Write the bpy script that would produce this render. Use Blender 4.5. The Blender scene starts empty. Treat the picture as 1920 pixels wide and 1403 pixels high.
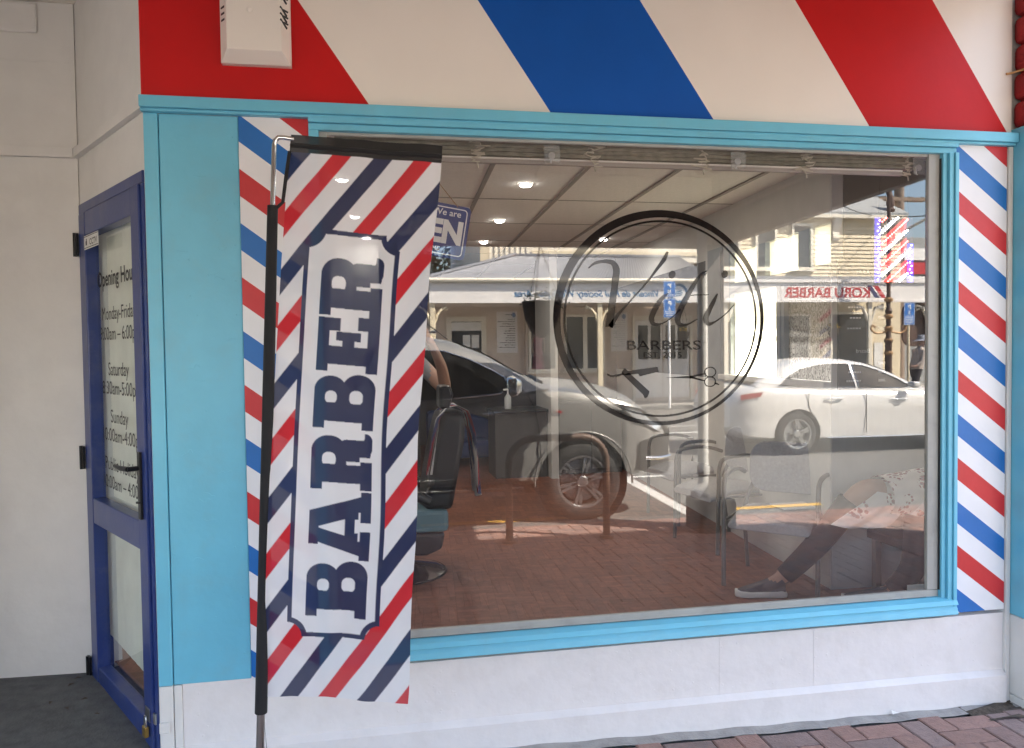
import bpy, bmesh, math, random
import numpy as np
from mathutils import Vector, Matrix, Euler
random.seed(7)
R = math.radians
scn = bpy.context.scene
COL = scn.collection
# ------------------------------------------------------------------ camera
# world: x along the shop front, y into the shop, z up; the shop front is y = 0, the street is y < 0
F_PX, YAW, PITCH, ROLL = 1462.8, .1845, -.0324, -.0132
CAM = Vector((.7646, -3.0, 1.2148))
cy, sy = math.cos(YAW), math.sin(YAW)
FWD = Vector((sy*math.cos(PITCH), cy*math.cos(PITCH), math.sin(PITCH)))
r0 = Vector((cy, -sy, 0)); u0 = r0.cross(FWD)
RGT = math.cos(ROLL)*r0 + math.sin(ROLL)*u0
UPV = -math.sin(ROLL)*r0 + math.cos(ROLL)*u0
cam = bpy.data.cameras.new('camera'); cam.sensor_width = 36; cam.lens = 36*F_PX/1920
cam.clip_start = .02; cam.clip_end = 2000
camo = bpy.data.objects.new('camera', cam); COL.objects.link(camo)
camo.matrix_world = Matrix(((RGT.x, UPV.x, -FWD.x, CAM.x), (RGT.y, UPV.y, -FWD.y, CAM.y),
                            (RGT.z, UPV.z, -FWD.z, CAM.z), (0, 0, 0, 1)))
scn.camera = camo
def at(px, py, y):
    "point of the plane y=const seen at photo pixel (px,py); behind the glass this is the mirrored street"
    d = RGT*((px-960)/F_PX) - UPV*((py-701.5)/F_PX) + FWD
    return CAM + d*((y-CAM.y)/d.y)
# ------------------------------------------------------------------ light
SUN_EL, SUN_AZ = R(45), R(60)
sv = Vector((math.sin(SUN_AZ)*math.cos(SUN_EL), math.cos(SUN_AZ)*math.cos(SUN_EL), math.sin(SUN_EL)))
w = bpy.data.worlds.new('World'); scn.world = w; w.use_nodes = True
nt = w.node_tree; bg = nt.nodes['Background']
sk = nt.nodes.new('ShaderNodeTexSky'); sk.sky_type = 'NISHITA'; sk.sun_disc = False
sk.sun_elevation = SUN_EL; sk.sun_rotation = SUN_AZ; sk.air_density = 1.0; sk.dust_density = 2.2; sk.ozone_density = .35
nt.links.new(sk.outputs[0], bg.inputs[0]); bg.inputs[1].default_value = .10
sl = bpy.data.lights.new('sun', 'SUN'); sl.energy = 4.6; sl.angle = R(.53); sl.color = (1, .91, .78)
so = bpy.data.objects.new('sun', sl); COL.objects.link(so); so.location = (5, 10, 20)
so.rotation_euler = sv.to_track_quat('Z', 'Y').to_euler()
vs = scn.view_settings; vs.view_transform = 'Standard'; vs.look = 'None'; vs.exposure = 3.2; vs.gamma = 1
vs.use_curve_mapping = False
scn.cycles.max_bounces = 9; scn.cycles.diffuse_bounces = 5; scn.cycles.glossy_bounces = 5
scn.cycles.transparent_max_bounces = 12; scn.cycles.sample_clamp_indirect = 6
# ------------------------------------------------------------------ materials
def mat(name, col, rough=.6, metal=0, nscale=8, namt=.06, bump=0, bscale=60, coat=0, spec=.5, alpha_mix=0, transl=0,
        dirt=None, dirt_amt=.3, dirt_scale=3, emit=0, use_vc=False, sheen=0):
    m = bpy.data.materials.new(name); m.use_nodes = True
    n = m.node_tree.nodes; L = m.node_tree.links; b = n['Principled BSDF']; out = n['Material Output']
    b.inputs['Roughness'].default_value = rough; b.inputs['Metallic'].default_value = metal
    b.inputs['Specular IOR Level'].default_value = spec
    if coat: b.inputs['Coat Weight'].default_value = coat; b.inputs['Coat Roughness'].default_value = .04
    if sheen: b.inputs['Sheen Weight'].default_value = sheen
    tc = n.new('ShaderNodeTexCoord')
    if use_vc:
        a = n.new('ShaderNodeAttribute'); a.attribute_name = 'paint'; src = a.outputs['Color']
    else:
        rgb = n.new('ShaderNodeRGB'); rgb.outputs[0].default_value = (*col, 1); src = rgb.outputs[0]
    nz = n.new('ShaderNodeTexNoise'); nz.inputs['Scale'].default_value = nscale; nz.inputs['Detail'].default_value = 6
    L.new(tc.outputs['Object'], nz.inputs['Vector'])
    mr = n.new('ShaderNodeMapRange'); mr.inputs['From Min'].default_value = .3; mr.inputs['From Max'].default_value = .7
    mr.inputs['To Min'].default_value = 1-namt; mr.inputs['To Max'].default_value = 1+namt
    L.new(nz.outputs['Fac'], mr.inputs['Value'])
    mx = n.new('ShaderNodeMix'); mx.data_type = 'RGBA'; mx.blend_type = 'MULTIPLY'; mx.inputs[0].default_value = 1
    L.new(src, mx.inputs[6]); L.new(mr.outputs[0], mx.inputs[7]); c = mx.outputs[2]
    if dirt:
        n2 = n.new('ShaderNodeTexNoise'); n2.inputs['Scale'].default_value = dirt_scale; n2.inputs['Detail'].default_value = 9
        n2.inputs['Roughness'].default_value = .65; L.new(tc.outputs['Object'], n2.inputs['Vector'])
        m2 = n.new('ShaderNodeMapRange'); m2.inputs['From Min'].default_value = .5; m2.inputs['From Max'].default_value = .72
        m2.inputs['To Max'].default_value = dirt_amt; L.new(n2.outputs['Fac'], m2.inputs['Value'])
        m3 = n.new('ShaderNodeMix'); m3.data_type = 'RGBA'; m3.inputs[7].default_value = (*dirt, 1)
        L.new(m2.outputs[0], m3.inputs[0]); L.new(c, m3.inputs[6]); c = m3.outputs[2]
    L.new(c, b.inputs['Base Color'])
    if bump:
        nb = n.new('ShaderNodeTexNoise'); nb.inputs['Scale'].default_value = bscale; nb.inputs['Detail'].default_value = 5
        L.new(tc.outputs['Object'], nb.inputs['Vector'])
        bp = n.new('ShaderNodeBump'); bp.inputs['Strength'].default_value = bump; bp.inputs['Distance'].default_value = .01
        L.new(nb.outputs['Fac'], bp.inputs['Height']); L.new(bp.outputs[0], b.inputs['Normal'])
    if emit:
        b.inputs['Emission Color'].default_value = (*col, 1); b.inputs['Emission Strength'].default_value = emit
    sh = b.outputs[0]
    if transl:
        t = n.new('ShaderNodeBsdfTranslucent'); L.new(c, t.inputs['Color'])
        ms = n.new('ShaderNodeMixShader'); ms.inputs[0].default_value = transl
        L.new(sh, ms.inputs[1]); L.new(t.outputs[0], ms.inputs[2]); sh = ms.outputs[0]
    if alpha_mix:
        t = n.new('ShaderNodeBsdfTransparent'); ms = n.new('ShaderNodeMixShader'); ms.inputs[0].default_value = alpha_mix
        L.new(sh, ms.inputs[1]); L.new(t.outputs[0], ms.inputs[2]); sh = ms.outputs[0]
    L.new(sh, out.inputs['Surface'])
    return m
def glass_mat(name, base, edge, tint=(1, 1, 1)):
    m = bpy.data.materials.new(name); m.use_nodes = True
    n = m.node_tree.nodes; L = m.node_tree.links; n.remove(n['Principled BSDF']); out = n['Material Output']
    t = n.new('ShaderNodeBsdfTransparent'); t.inputs[0].default_value = (*tint, 1)
    g = n.new('ShaderNodeBsdfGlossy'); g.inputs['Roughness'].default_value = 0
    lw = n.new('ShaderNodeLayerWeight'); lw.inputs['Blend'].default_value = .5
    p = n.new('ShaderNodeMath'); p.operation = 'POWER'; p.inputs[1].default_value = 4; L.new(lw.outputs['Facing'], p.inputs[0])
    a = n.new('ShaderNodeMath'); a.operation = 'MULTIPLY_ADD'; a.inputs[1].default_value = edge; a.inputs[2].default_value = base
    L.new(p.outputs[0], a.inputs[0])
    ms = n.new('ShaderNodeMixShader'); L.new(a.outputs[0], ms.inputs[0]); L.new(t.outputs[0], ms.inputs[1]); L.new(g.outputs[0], ms.inputs[2])
    # a little dust and old wiping marks
    tc = n.new('ShaderNodeTexCoord'); mp = n.new('ShaderNodeMapping'); mp.inputs['Rotation'].default_value = (0, .5, 0); mp.inputs['Scale'].default_value = (9, 1, 1.2)
    L.new(tc.outputs['Object'], mp.inputs['Vector']); nz = n.new('ShaderNodeTexNoise'); nz.inputs['Scale'].default_value = 2.2; nz.inputs['Detail'].default_value = 8; nz.inputs['Roughness'].default_value = .7; L.new(mp.outputs[0], nz.inputs['Vector'])
    mr = n.new('ShaderNodeMapRange'); mr.inputs['From Min'].default_value = .45; mr.inputs['From Max'].default_value = .8; mr.inputs['To Min'].default_value = .004; mr.inputs['To Max'].default_value = .05; L.new(nz.outputs['Fac'], mr.inputs['Value'])
    df = n.new('ShaderNodeBsdfDiffuse'); df.inputs[0].default_value = (.6, .58, .55, 1); m2 = n.new('ShaderNodeMixShader'); L.new(mr.outputs[0], m2.inputs[0]); L.new(ms.outputs[0], m2.inputs[1]); L.new(df.outputs[0], m2.inputs[2])
    L.new(m2.outputs[0], out.inputs['Surface']); return m
M = {}
def defm(k, *a, **kw): M[k] = mat(k, *a, **kw)
GREY = (.18, .17, .15)
defm('white_paint', (.74, .72, .69), .5, bump=.10, bscale=35, namt=.03, dirt=(.42, .39, .36), dirt_amt=.16, dirt_scale=2.5)
defm('base_paint', (.77, .735, .72), .45, bump=.2, bscale=28, namt=.03, dirt=(.50, .45, .41), dirt_amt=.18, dirt_scale=9)
defm('fascia_white', (.80, .74, .67), .45, bump=.05, bscale=40, namt=.025, nscale=3)
defm('column_red', (.30, .010, .012), .75, bump=.5, bscale=60, namt=.25, nscale=9)
defm('fascia_red', (.52, .007, .008), .5, spec=.25, bump=.05, bscale=40, namt=.06, nscale=4)
defm('fascia_blue', (.002, .085, .40), .5, spec=.25, bump=.05, bscale=40, namt=.06, nscale=4)
defm('sky_blue', (.15, .50, .67), .42, bump=.14, bscale=24, namt=.05, nscale=5, dirt=(.20, .40, .48), dirt_amt=.3, dirt_scale=7)
defm('stripe_white', (.78, .78, .80), .45, bump=.12, bscale=30, namt=.03)
defm('stripe_red', (.55, .02, .026), .45, bump=.12, bscale=30, namt=.06)
defm('stripe_blue', (.006, .14, .46), .45, bump=.12, bscale=30, namt=.06)
defm('door_blue', (.018, .042, .19), .32, namt=.08, bump=.04, coat=.15, dirt=(.15, .16, .22), dirt_amt=.3, dirt_scale=9)
defm('black_metal', (.012, .012, .014), .35, metal=.2)
defm('black_plastic', (.015, .015, .016), .45)
defm('chrome', (.78, .79, .80), .12, metal=1, namt=.02)
defm('steel', (.55, .56, .57), .3, metal=1, namt=.05)
defm('brass', (.50, .33, .10), .35, metal=.9)
defm('black_cloth', (.010, .010, .012), .85, bump=.15, bscale=300, sheen=.1)
defm('sill_grey', (.36, .36, .335), .5, bump=.05, dirt=(.2, .2, .19), dirt_amt=.35, dirt_scale=12)
defm('dark_gasket', (.03, .03, .03), .7)
defm('concrete', (.36, .345, .325), .9, bump=.4, bscale=90, namt=.18, nscale=14, dirt=(.16, .155, .15), dirt_amt=.5, dirt_scale=5)
defm('concrete_dark', (.13, .13, .125), .9, bump=.4, bscale=90, namt=.2, nscale=20, dirt=(.20, .19, .18), dirt_amt=.35, dirt_scale=9)
defm('asphalt', (.14, .135, .128), .85, bump=.5, bscale=220, namt=.22, nscale=60, dirt=(.05, .05, .05), dirt_amt=.5, dirt_scale=.6)
defm('road_white', (.62, .62, .60), .7, namt=.12, nscale=30, dirt=(.12, .12, .12), dirt_amt=.5, dirt_scale=25)
defm('road_yellow', (.62, .36, .05), .7, namt=.12, nscale=30, dirt=(.12, .12, .10), dirt_amt=.4, dirt_scale=25)
defm('brick', (1, 1, 1), .85, bump=.5, bscale=120, namt=.12, nscale=35, use_vc=True, dirt=(.12, .105, .10), dirt_amt=.32, dirt_scale=6)
defm('mortar', (.075, .07, .065), .95, bump=.4, bscale=150, namt=.3, nscale=60)
defm('dirt', (.075, .06, .045), .95, bump=.8, bscale=90, namt=.5, nscale=50)
defm('floor_vinyl', (1, 1, 1), .45, namt=.22, nscale=22, use_vc=True)
defm('ceil_tile', (.82, .77, .73), .85, namt=.04, nscale=40, bump=.1, bscale=200)
defm('ceil_grid', (.30, .27, .25), .6)
defm('room_wall', (.56, .56, .54), .7, namt=.03)
defm('room_dark', (.07, .07, .072), .6)
defm('frame_grey', (.34, .38, .42), .5)
defm('frosted', (.86, .88, .80), .5, transl=.92, namt=.02)
defm('lamp_glow', (1, .97, .90), .5, emit=9)
defm('vinyl_black', (.018, .018, .022), .35, bump=.08, bscale=80)
defm('vinyl_teal', (.16, .27, .33), .4, bump=.08)
defm('chair_fabric', (.40, .39, .40), .9, bump=.3, bscale=400, namt=.08, nscale=60)
defm('chair_metal', (.17, .16, .15), .5, metal=.1)
defm('skin', (.38, .225, .17), .55, namt=.05)
defm('shirt_grey', (.22, .22, .24), .9)
defm('trousers', (.035, .03, .035), .9)
defm('hair', (.03, .02, .015), .6, nscale=80, namt=.4)
defm('shoe_grey', (.10, .10, .11), .8); defm('shoe_sole', (.75, .74, .70), .6)
defm('paper', (.78, .77, .74), .8); defm('print', (.05, .05, .05), .8)
defm('sign_blue', (.022, .045, .22), .35); defm('sign_white', (.80, .80, .80), .4)
defm('cord', (.45, .25, .10), .8); defm('string', (.50, .46, .38), .9)
defm('blind_slat', (.17, .165, .13), .7, nscale=30, namt=.3); defm('blind_rail', (.70, .68, .64), .5)
defm('decal_black', (.010, .008, .008), .04, spec=.5, namt=0)
defm('letter_black', (.012, .010, .010), .5)
defm('car_silver', (.26, .257, .25), .32, metal=.25, coat=.3, nscale=300, namt=.02)
defm('car_white', (.68, .67, .65), .25, coat=.8, namt=.01)
defm('car_glass', (.012, .014, .015), .03, spec=.6, namt=0)
defm('tyre', (.022, .022, .023), .85, bump=.2, bscale=60)
defm('alloy', (.55, .56, .57), .28, metal=.9)
defm('headlight', (.62, .66, .70), .08, coat=1, metal=.4); defm('tail_red', (.35, .01, .01), .2, coat=1); defm('amber', (.7, .22, .03), .25)
defm('verandah_grey', (.66, .57, .47), .7, namt=.06); defm('post_brown', (.13, .115, .105), .7, namt=.1)
defm('pipe_white', (.60, .60, .58), .5, namt=.06)
defm('cream', (.72, .62, .44), .6, namt=.05, bump=.1); defm('beige_wall', (.64, .53, .44), .7, namt=.06)
defm('cream_light', (.78, .72, .60), .6, namt=.04)
defm('sign_board', (.80, .77, .74), .6, namt=.02); defm('script_blue', (.05, .17, .34), .6)
defm('koru_red', (.48, .03, .04), .6); defm('koru_navy', (.03, .035, .12), .6)
defm('roof_iron', (.21, .22, .25), .5, metal=.2, namt=.12, nscale=10, dirt=(.12, .10, .09), dirt_amt=.3)
defm('roof_grey', (.30, .31, .31), .7, namt=.08)
defm('shop_glass', (.05, .055, .06), .08, spec=.6)
defm('park_blue', (.025, .16, .50), .4)
defm('gilt', (.42, .25, .12), .4, metal=.3, namt=.2, nscale=30); defm('wood_dark', (.09, .05, .035), .6, namt=.3, nscale=20)
defm('pole_wood', (.24, .18, .14), .9, namt=.25, nscale=12); defm('pole_grey', (.42, .42, .40), .7)
defm('wire', (.02, .02, .02), .6)
defm('leaf', (.045, .085, .022), .7, namt=.6, nscale=1.5); defm('leaf_dark', (.025, .05, .015), .7, namt=.5, nscale=2)
defm('leaf_basket', (.035, .06, .02), .7, namt=.5, nscale=30); defm('petal', (.70, .45, .05), .6)
defm('bark', (.10, .075, .055), .9, bump=.5); defm('coir', (.07, .055, .045), .95, bump=.6, bscale=100)
defm('hat', (.20, .22, .27), .8); defm('jacket', (.42, .36, .32), .9)
defm('hoop_brown', (.12, .07, .05), .5)
defm('dress_pink', (.45, .12, .20), .8, nscale=25, namt=.7); defm('plastic_skin', (.60, .45, .36), .5)
defm('led_red', (1, .10, .09), .5, emit=2); defm('led_blue', (.18, .15, 1), .5, emit=3); defm('led_white', (.9, .95, 1), .5, emit=3)
defm('led_board_red', (.42, .07, .07), .4, emit=.04); defm('led_board_blue', (.05, .04, .35), .4, emit=.25)
defm('gel', (.65, .68, .68), .15, alpha_mix=.8)
defm('gel_bottle', (.65, .68, .68), .15, alpha_mix=.3)
defm('cabinet', (.11, .11, .105), .6); defm('couch_blue', (.02, .045, .16), .7)
defm('yellow_paint', (.55, .45, .06), .5)
defm('door_blind', (.90, .92, .86), .8, transl=.25)
defm('partition', (.05, .048, .045), .7)
M['pane'] = glass_mat('pane', .15, .6)
M['door_glass'] = glass_mat('door_glass', .12, .45, (.93, .95, .92))
M['clear'] = glass_mat('clear', .10, .5, (.86, .88, .86))
# ------------------------------------------------------------------ mesh helpers
class G:
    def __init__(s): s.v = []; s.f = []; s.m = []
    def add(s, vs, fs, m=0):
        o = len(s.v); s.v += [tuple(v) for v in vs]; s.f += [tuple(i+o for i in f) for f in fs]; s.m += [m]*len(fs); return s
    def box(s, x0, x1, y0, y1, z0, z1, m=0):
        vs = [(x, y, z) for x in (x0, x1) for y in (y0, y1) for z in (z0, z1)]
        return s.add(vs, [(0, 1, 3, 2), (4, 6, 7, 5), (0, 4, 5, 1), (2, 3, 7, 6), (0, 2, 6, 4), (1, 5, 7, 3)], m)
    def obox(s, c, ax, ay, az, m=0):
        c = Vector(c); ax, ay, az = Vector(ax), Vector(ay), Vector(az)
        vs = [c+a*ax+b*ay+d*az for a in (-1, 1) for b in (-1, 1) for d in (-1, 1)]
        return s.add(vs, [(0, 1, 3, 2), (4, 6, 7, 5), (0, 4, 5, 1), (2, 3, 7, 6), (0, 2, 6, 4), (1, 5, 7, 3)], m)
    def poly(s, pts, m=0): return s.add(pts, [tuple(range(len(pts)))], m)
    def prism(s, pts, vec, m=0):
        vec = Vector(vec); n = len(pts); a = [Vector(p) for p in pts]; b = [p+vec for p in a]
        return s.add(a+b, [tuple(range(n))[::-1], tuple(range(n, 2*n))]+[(i, (i+1) % n, n+(i+1) % n, n+i) for i in range(n)], m)
    def tube(s, path, r, n=8, m=0, cap=True, closed=False):
        P = [Vector(p) for p in path]; k = len(P); rs = r if isinstance(r, (list, tuple)) else [r]*k
        vs = []; pn = None
        for i, p in enumerate(P):
            if closed: t = P[(i+1) % k]-P[i-1]
            else: t = P[min(i+1, k-1)]-P[max(i-1, 0)]
            if t.length < 1e-9: t = Vector((0, 0, 1))
            t.normalize()
            if pn is None: pn = t.orthogonal().normalized()
            else:
                pn = pn - t*pn.dot(t)
                pn = pn.normalized() if pn.length > 1e-6 else t.orthogonal().normalized()
            b = t.cross(pn)
            vs += [p+rs[i]*(math.cos(2*math.pi*j/n)*pn+math.sin(2*math.pi*j/n)*b) for j in range(n)]
        fs = [(i*n+j, i*n+(j+1) % n, (i+1)*n+(j+1) % n, (i+1)*n+j) for i in range(k-1) for j in range(n)]
        if closed: fs += [((k-1)*n+j, (k-1)*n+(j+1) % n, (j+1) % n, j) for j in range(n)]
        elif cap: fs += [tuple(range(n))[::-1], tuple((k-1)*n+j for j in range(n))]
        return s.add(vs, fs, m)
    def lathe(s, prof, o=(0, 0, 0), n=24, m=0, axis='z', cap=True):
        o = Vector(o); vs = []
        for r, z in prof:
            for j in range(n):
                a = 2*math.pi*j/n; c, d = r*math.cos(a), r*math.sin(a)
                vs.append(o+Vector({'z': (c, d, z), 'y': (c, z, d), 'x': (z, c, d)}[axis]))
        k = len(prof)
        fs = [(i*n+j, i*n+(j+1) % n, (i+1)*n+(j+1) % n, (i+1)*n+j) for i in range(k-1) for j in range(n)]
        if cap: fs += [tuple(range(n))[::-1], tuple((k-1)*n+j for j in range(n))]
        return s.add(vs, fs, m)
    def ell(s, c, rad, nu=16, nv=10, m=0, rot=None):
        c = Vector(c); vs = []
        for i in range(nv+1):
            t = math.pi*i/nv
            for j in range(nu):
                a = 2*math.pi*j/nu
                p = Vector((rad[0]*math.sin(t)*math.cos(a), rad[1]*math.sin(t)*math.sin(a), rad[2]*math.cos(t)))
                vs.append(c+(rot @ p if rot else p))
        return s.add(vs, [(i*nu+j, (i+1)*nu+j, (i+1)*nu+(j+1) % nu, i*nu+(j+1) % nu) for i in range(nv) for j in range(nu)], m)
    def grid(s, fn, nu, nv, m=0):
        vs = [fn(i/nu, j/nv) for i in range(nu+1) for j in range(nv+1)]; w_ = nv+1
        return s.add(vs, [(i*w_+j, (i+1)*w_+j, (i+1)*w_+j+1, i*w_+j+1) for i in range(nu) for j in range(nv)], m)
    def loft(s, rings, m=0, cap=True, closed=True):
        n = len(rings[0]); vs = [p for r in rings for p in r]; k = len(rings); e = n if closed else n-1
        fs = [(i*n+j, i*n+(j+1) % n, (i+1)*n+(j+1) % n, (i+1)*n+j) for i in range(k-1) for j in range(e)]
        if cap: fs += [tuple(range(n))[::-1], tuple((k-1)*n+j for j in range(n))]
        return s.add(vs, fs, m)
    def mesh(s, name, mats, smooth=None, fix=True):
        me = bpy.data.meshes.new(name); me.from_pydata([tuple(v) for v in s.v], [], s.f)
        for k in mats: me.materials.append(M[k] if isinstance(k, str) else k)
        me.polygons.foreach_set('material_index', s.m)
        if fix:
            bm = bmesh.new(); bm.from_mesh(me); bmesh.ops.recalc_face_normals(bm, faces=bm.faces); bm.to_mesh(me); bm.free()
        if smooth is not None:
            me.polygons.foreach_set('use_smooth', [True]*len(me.polygons)); me.set_sharp_from_angle(angle=R(smooth))
        me.update(); return me
    def build(s, name, mats, parent=None, smooth=None, bevel=0, fix=True, **props):
        if isinstance(mats, str): mats = [mats]
        return link(name, s.mesh(name, mats, smooth, fix), parent, bevel, **props)
def link(name, me, parent=None, bevel=0, **props):
    o = bpy.data.objects.new(name, me); COL.objects.link(o)
    if parent: o.parent = parent; o.matrix_parent_inverse = parent_inv(parent)
    if bevel:
        b = o.modifiers.new('bevel', 'BEVEL'); b.width = bevel; b.segments = 2; b.limit_method = 'ANGLE'; b.angle_limit = R(40)
    for k, v in props.items(): o[k] = v
    return o
def world_mat(o):
    m = o.matrix_basis.copy()
    if o.parent: m = world_mat(o.parent) @ o.matrix_parent_inverse @ m
    return m
def parent_inv(o): return world_mat(o).inverted()
def thing(name, loc, label, cat, group=None):
    o = bpy.data.objects.new(name, None); COL.objects.link(o); o.location = loc; o.empty_display_size = .1
    o['label'] = label; o['category'] = cat
    if group: o['group'] = group
    return o
def tag(o, label, cat, group=None):
    o['label'] = label; o['category'] = cat
    if group: o['group'] = group
    return o
def struct(o): o['kind'] = 'structure'; return o
def kids(o): return [c for c in COL.objects if c.parent == o]
def copy_tree(o, parent=None):
    c = o.copy(); COL.objects.link(c)
    if parent: c.parent = parent
    for ch in kids(o): copy_tree(ch, c)
    return c
def clip(poly, fn):
    out = []
    for i, p in enumerate(poly):
        q = poly[(i+1) % len(poly)]; a, b = fn(p), fn(q)
        if a >= 0: out.append(p)
        if (a >= 0) != (b >= 0): t = a/(a-b); out.append((p[0]+(q[0]-p[0])*t, p[1]+(q[1]-p[1])*t))
    return out
def text_polys(body, w_, h_, align='L', shear=0, bold=0, vcen=False):
    "built-in lettering fitted to a width and a cap height; returns 2-D verts, faces"
    c = bpy.data.curves.new('lettering', 'FONT'); c.body = body; c.size = 1; c.shear = shear; c.offset = bold; c.resolution_u = 4
    o = bpy.data.objects.new('lettering', c); COL.objects.link(o)
    dg = bpy.context.evaluated_depsgraph_get(); me = bpy.data.meshes.new_from_object(o.evaluated_get(dg))
    vs = [v.co.copy() for v in me.vertices]; fs = [tuple(p.vertices) for p in me.polygons]
    bpy.data.objects.remove(o); bpy.data.curves.remove(c); bpy.data.meshes.remove(me)
    x0 = min(v.x for v in vs); x1 = max(v.x for v in vs)
    k = h_/.73
    kx = (w_/(x1-x0)) if w_ else k
    dx = {'L': 0, 'C': -(x1-x0)/2, 'R': -(x1-x0)}[align]
    return [((v.x-x0+dx)*kx, v.y*k) for v in vs], fs
def text(g, body, o, xa, ya, w_, h_, align='L', m=0, shear=0, bold=0):
    vs, fs = text_polys(body, w_, h_, align, shear, bold); o, xa, ya = Vector(o), Vector(xa), Vector(ya)
    g.add([o+xa*a+ya*b for a, b in vs], fs, m); return g
def cr(pts, k=6):
    "Catmull-Rom through points"
    P = [Vector(p) for p in pts]; out = []
    for i in range(len(P)-1):
        a, b, c, d = P[max(i-1, 0)], P[i], P[i+1], P[min(i+2, len(P)-1)]
        for j in range(k):
            t = j/k; out.append(.5*((2*b)+(c-a)*t+(2*a-5*b+4*c-d)*t*t+(3*b-a-3*c+d)*t**3))
    return out+[P[-1]]
def skin_body(name, joints, edges, mats, parent=None, levels=2, root=0, **props):
    me = bpy.data.meshes.new(name); me.from_pydata([j[0] for j in joints], edges, [])
    o = bpy.data.objects.new(name, me); COL.objects.link(o)
    sk_ = o.modifiers.new('skin', 'SKIN'); sk_.use_smooth_shade = True
    lay = me.skin_vertices[0] if me.skin_vertices else None
    if lay is None:
        bpy.context.view_layer.objects.active = o
        lay = me.skin_vertices[0]
    for i, j in enumerate(joints):
        r = j[1]; lay.data[i].radius = (r, r) if not isinstance(r, tuple) else r
        lay.data[i].use_root = (i == root)
    ss = o.modifiers.new('smooth', 'SUBSURF'); ss.levels = levels; ss.render_levels = levels
    dg = bpy.context.evaluated_depsgraph_get(); m2 = bpy.data.meshes.new_from_object(o.evaluated_get(dg))
    bpy.data.objects.remove(o); bpy.data.meshes.remove(me)
    for k in mats: m2.materials.append(M[k])
    m2.polygons.foreach_set('use_smooth', [True]*len(m2.polygons))
    m2.name = name
    return link(name, m2, parent, **props)
def boolean_cut(o, cutter_meshes):
    for cm in cutter_meshes:
        co = bpy.data.objects.new('cut', cm); COL.objects.link(co)
        b = o.modifiers.new('cut', 'BOOLEAN'); b.operation = 'DIFFERENCE'; b.object = co; b.solver = 'EXACT'
        dg = bpy.context.evaluated_depsgraph_get(); me = bpy.data.meshes.new_from_object(o.evaluated_get(dg))
        o.modifiers.remove(b); old = o.data; o.data = me
        bpy.data.objects.remove(co); bpy.data.meshes.remove(cm); bpy.data.meshes.remove(old)
    o.data.name = o.name
# ------------------------------------------------------------------ ground
GX = [-30, -1.2, 0, 1.18, 2.55, 3.55, 4.5, 40]; GZ = [-.20, -.24, -.262, -.346, -.377, -.392, -.40, -.42]
def gz(x, y=0):
    z = float(np.interp(x, GX, GZ)); t = min(max(-y/3.6, 0), 1)
    return z + (-.372 - z)*t
ROADZ = -.49
g = G(); g.box(-400, 400, -400, 60, -1.2, -.56)
struct(g.build('ground', 'dirt'))
g = G()
g.grid(lambda a, b: Vector((-60+120*a, -16.9+13.0*b, ROADZ + .05*math.sin(math.pi*b))), 24, 12)
g.box(-60, 60, -16.9, -3.9, -.56, -.5)
struct(g.build('road', 'asphalt', smooth=60))
def road_z(y): return ROADZ + .05*math.sin(math.pi*(y+16.9)/13.0)
def strip(g, pts, m=0, lift=.004): g.poly([(x, y, road_z(y)+lift) for x, y in pts], m)
g = G()
for k in range(-3, 6):
    xa = 3.93+6.1*k
    strip(g, [(xa-.04, -4.15), (xa-.01, -6.45), (xa+.14, -6.45), (xa+.11, -4.15)])
    strip(g, [(xa-.75, -6.45), (xa-.75, -6.55), (xa+.6, -6.55), (xa+.6, -6.45)])
g2 = G()
for y0, y1 in ((-10.95, -11.10), (-12.2, -12.28), (-10.2, -10.26)):
    for k in range(-20, 20): strip(g, [(3*k, y0), (3*k, y1), (3*k+3, y1), (3*k+3, y0)])
struct(g.build('road_marking', 'road_white', fix=False))
for k in range(-6, 8):
    xa = 4.0+2.75*k; strip(g2, [(xa, -4.42), (xa, -4.53), (xa+1.5, -4.53), (xa+1.5, -4.42)])
struct(g2.build('kerb_marking', 'road_yellow', fix=False))
g = G(); g.box(-60, 60, -3.9, -3.74, -.6, -.375); g.box(-60, 60, -17.06, -16.9, -.6, -.38)
struct(g.build('kerb', 'concrete_dark', bevel=.015))
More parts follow.
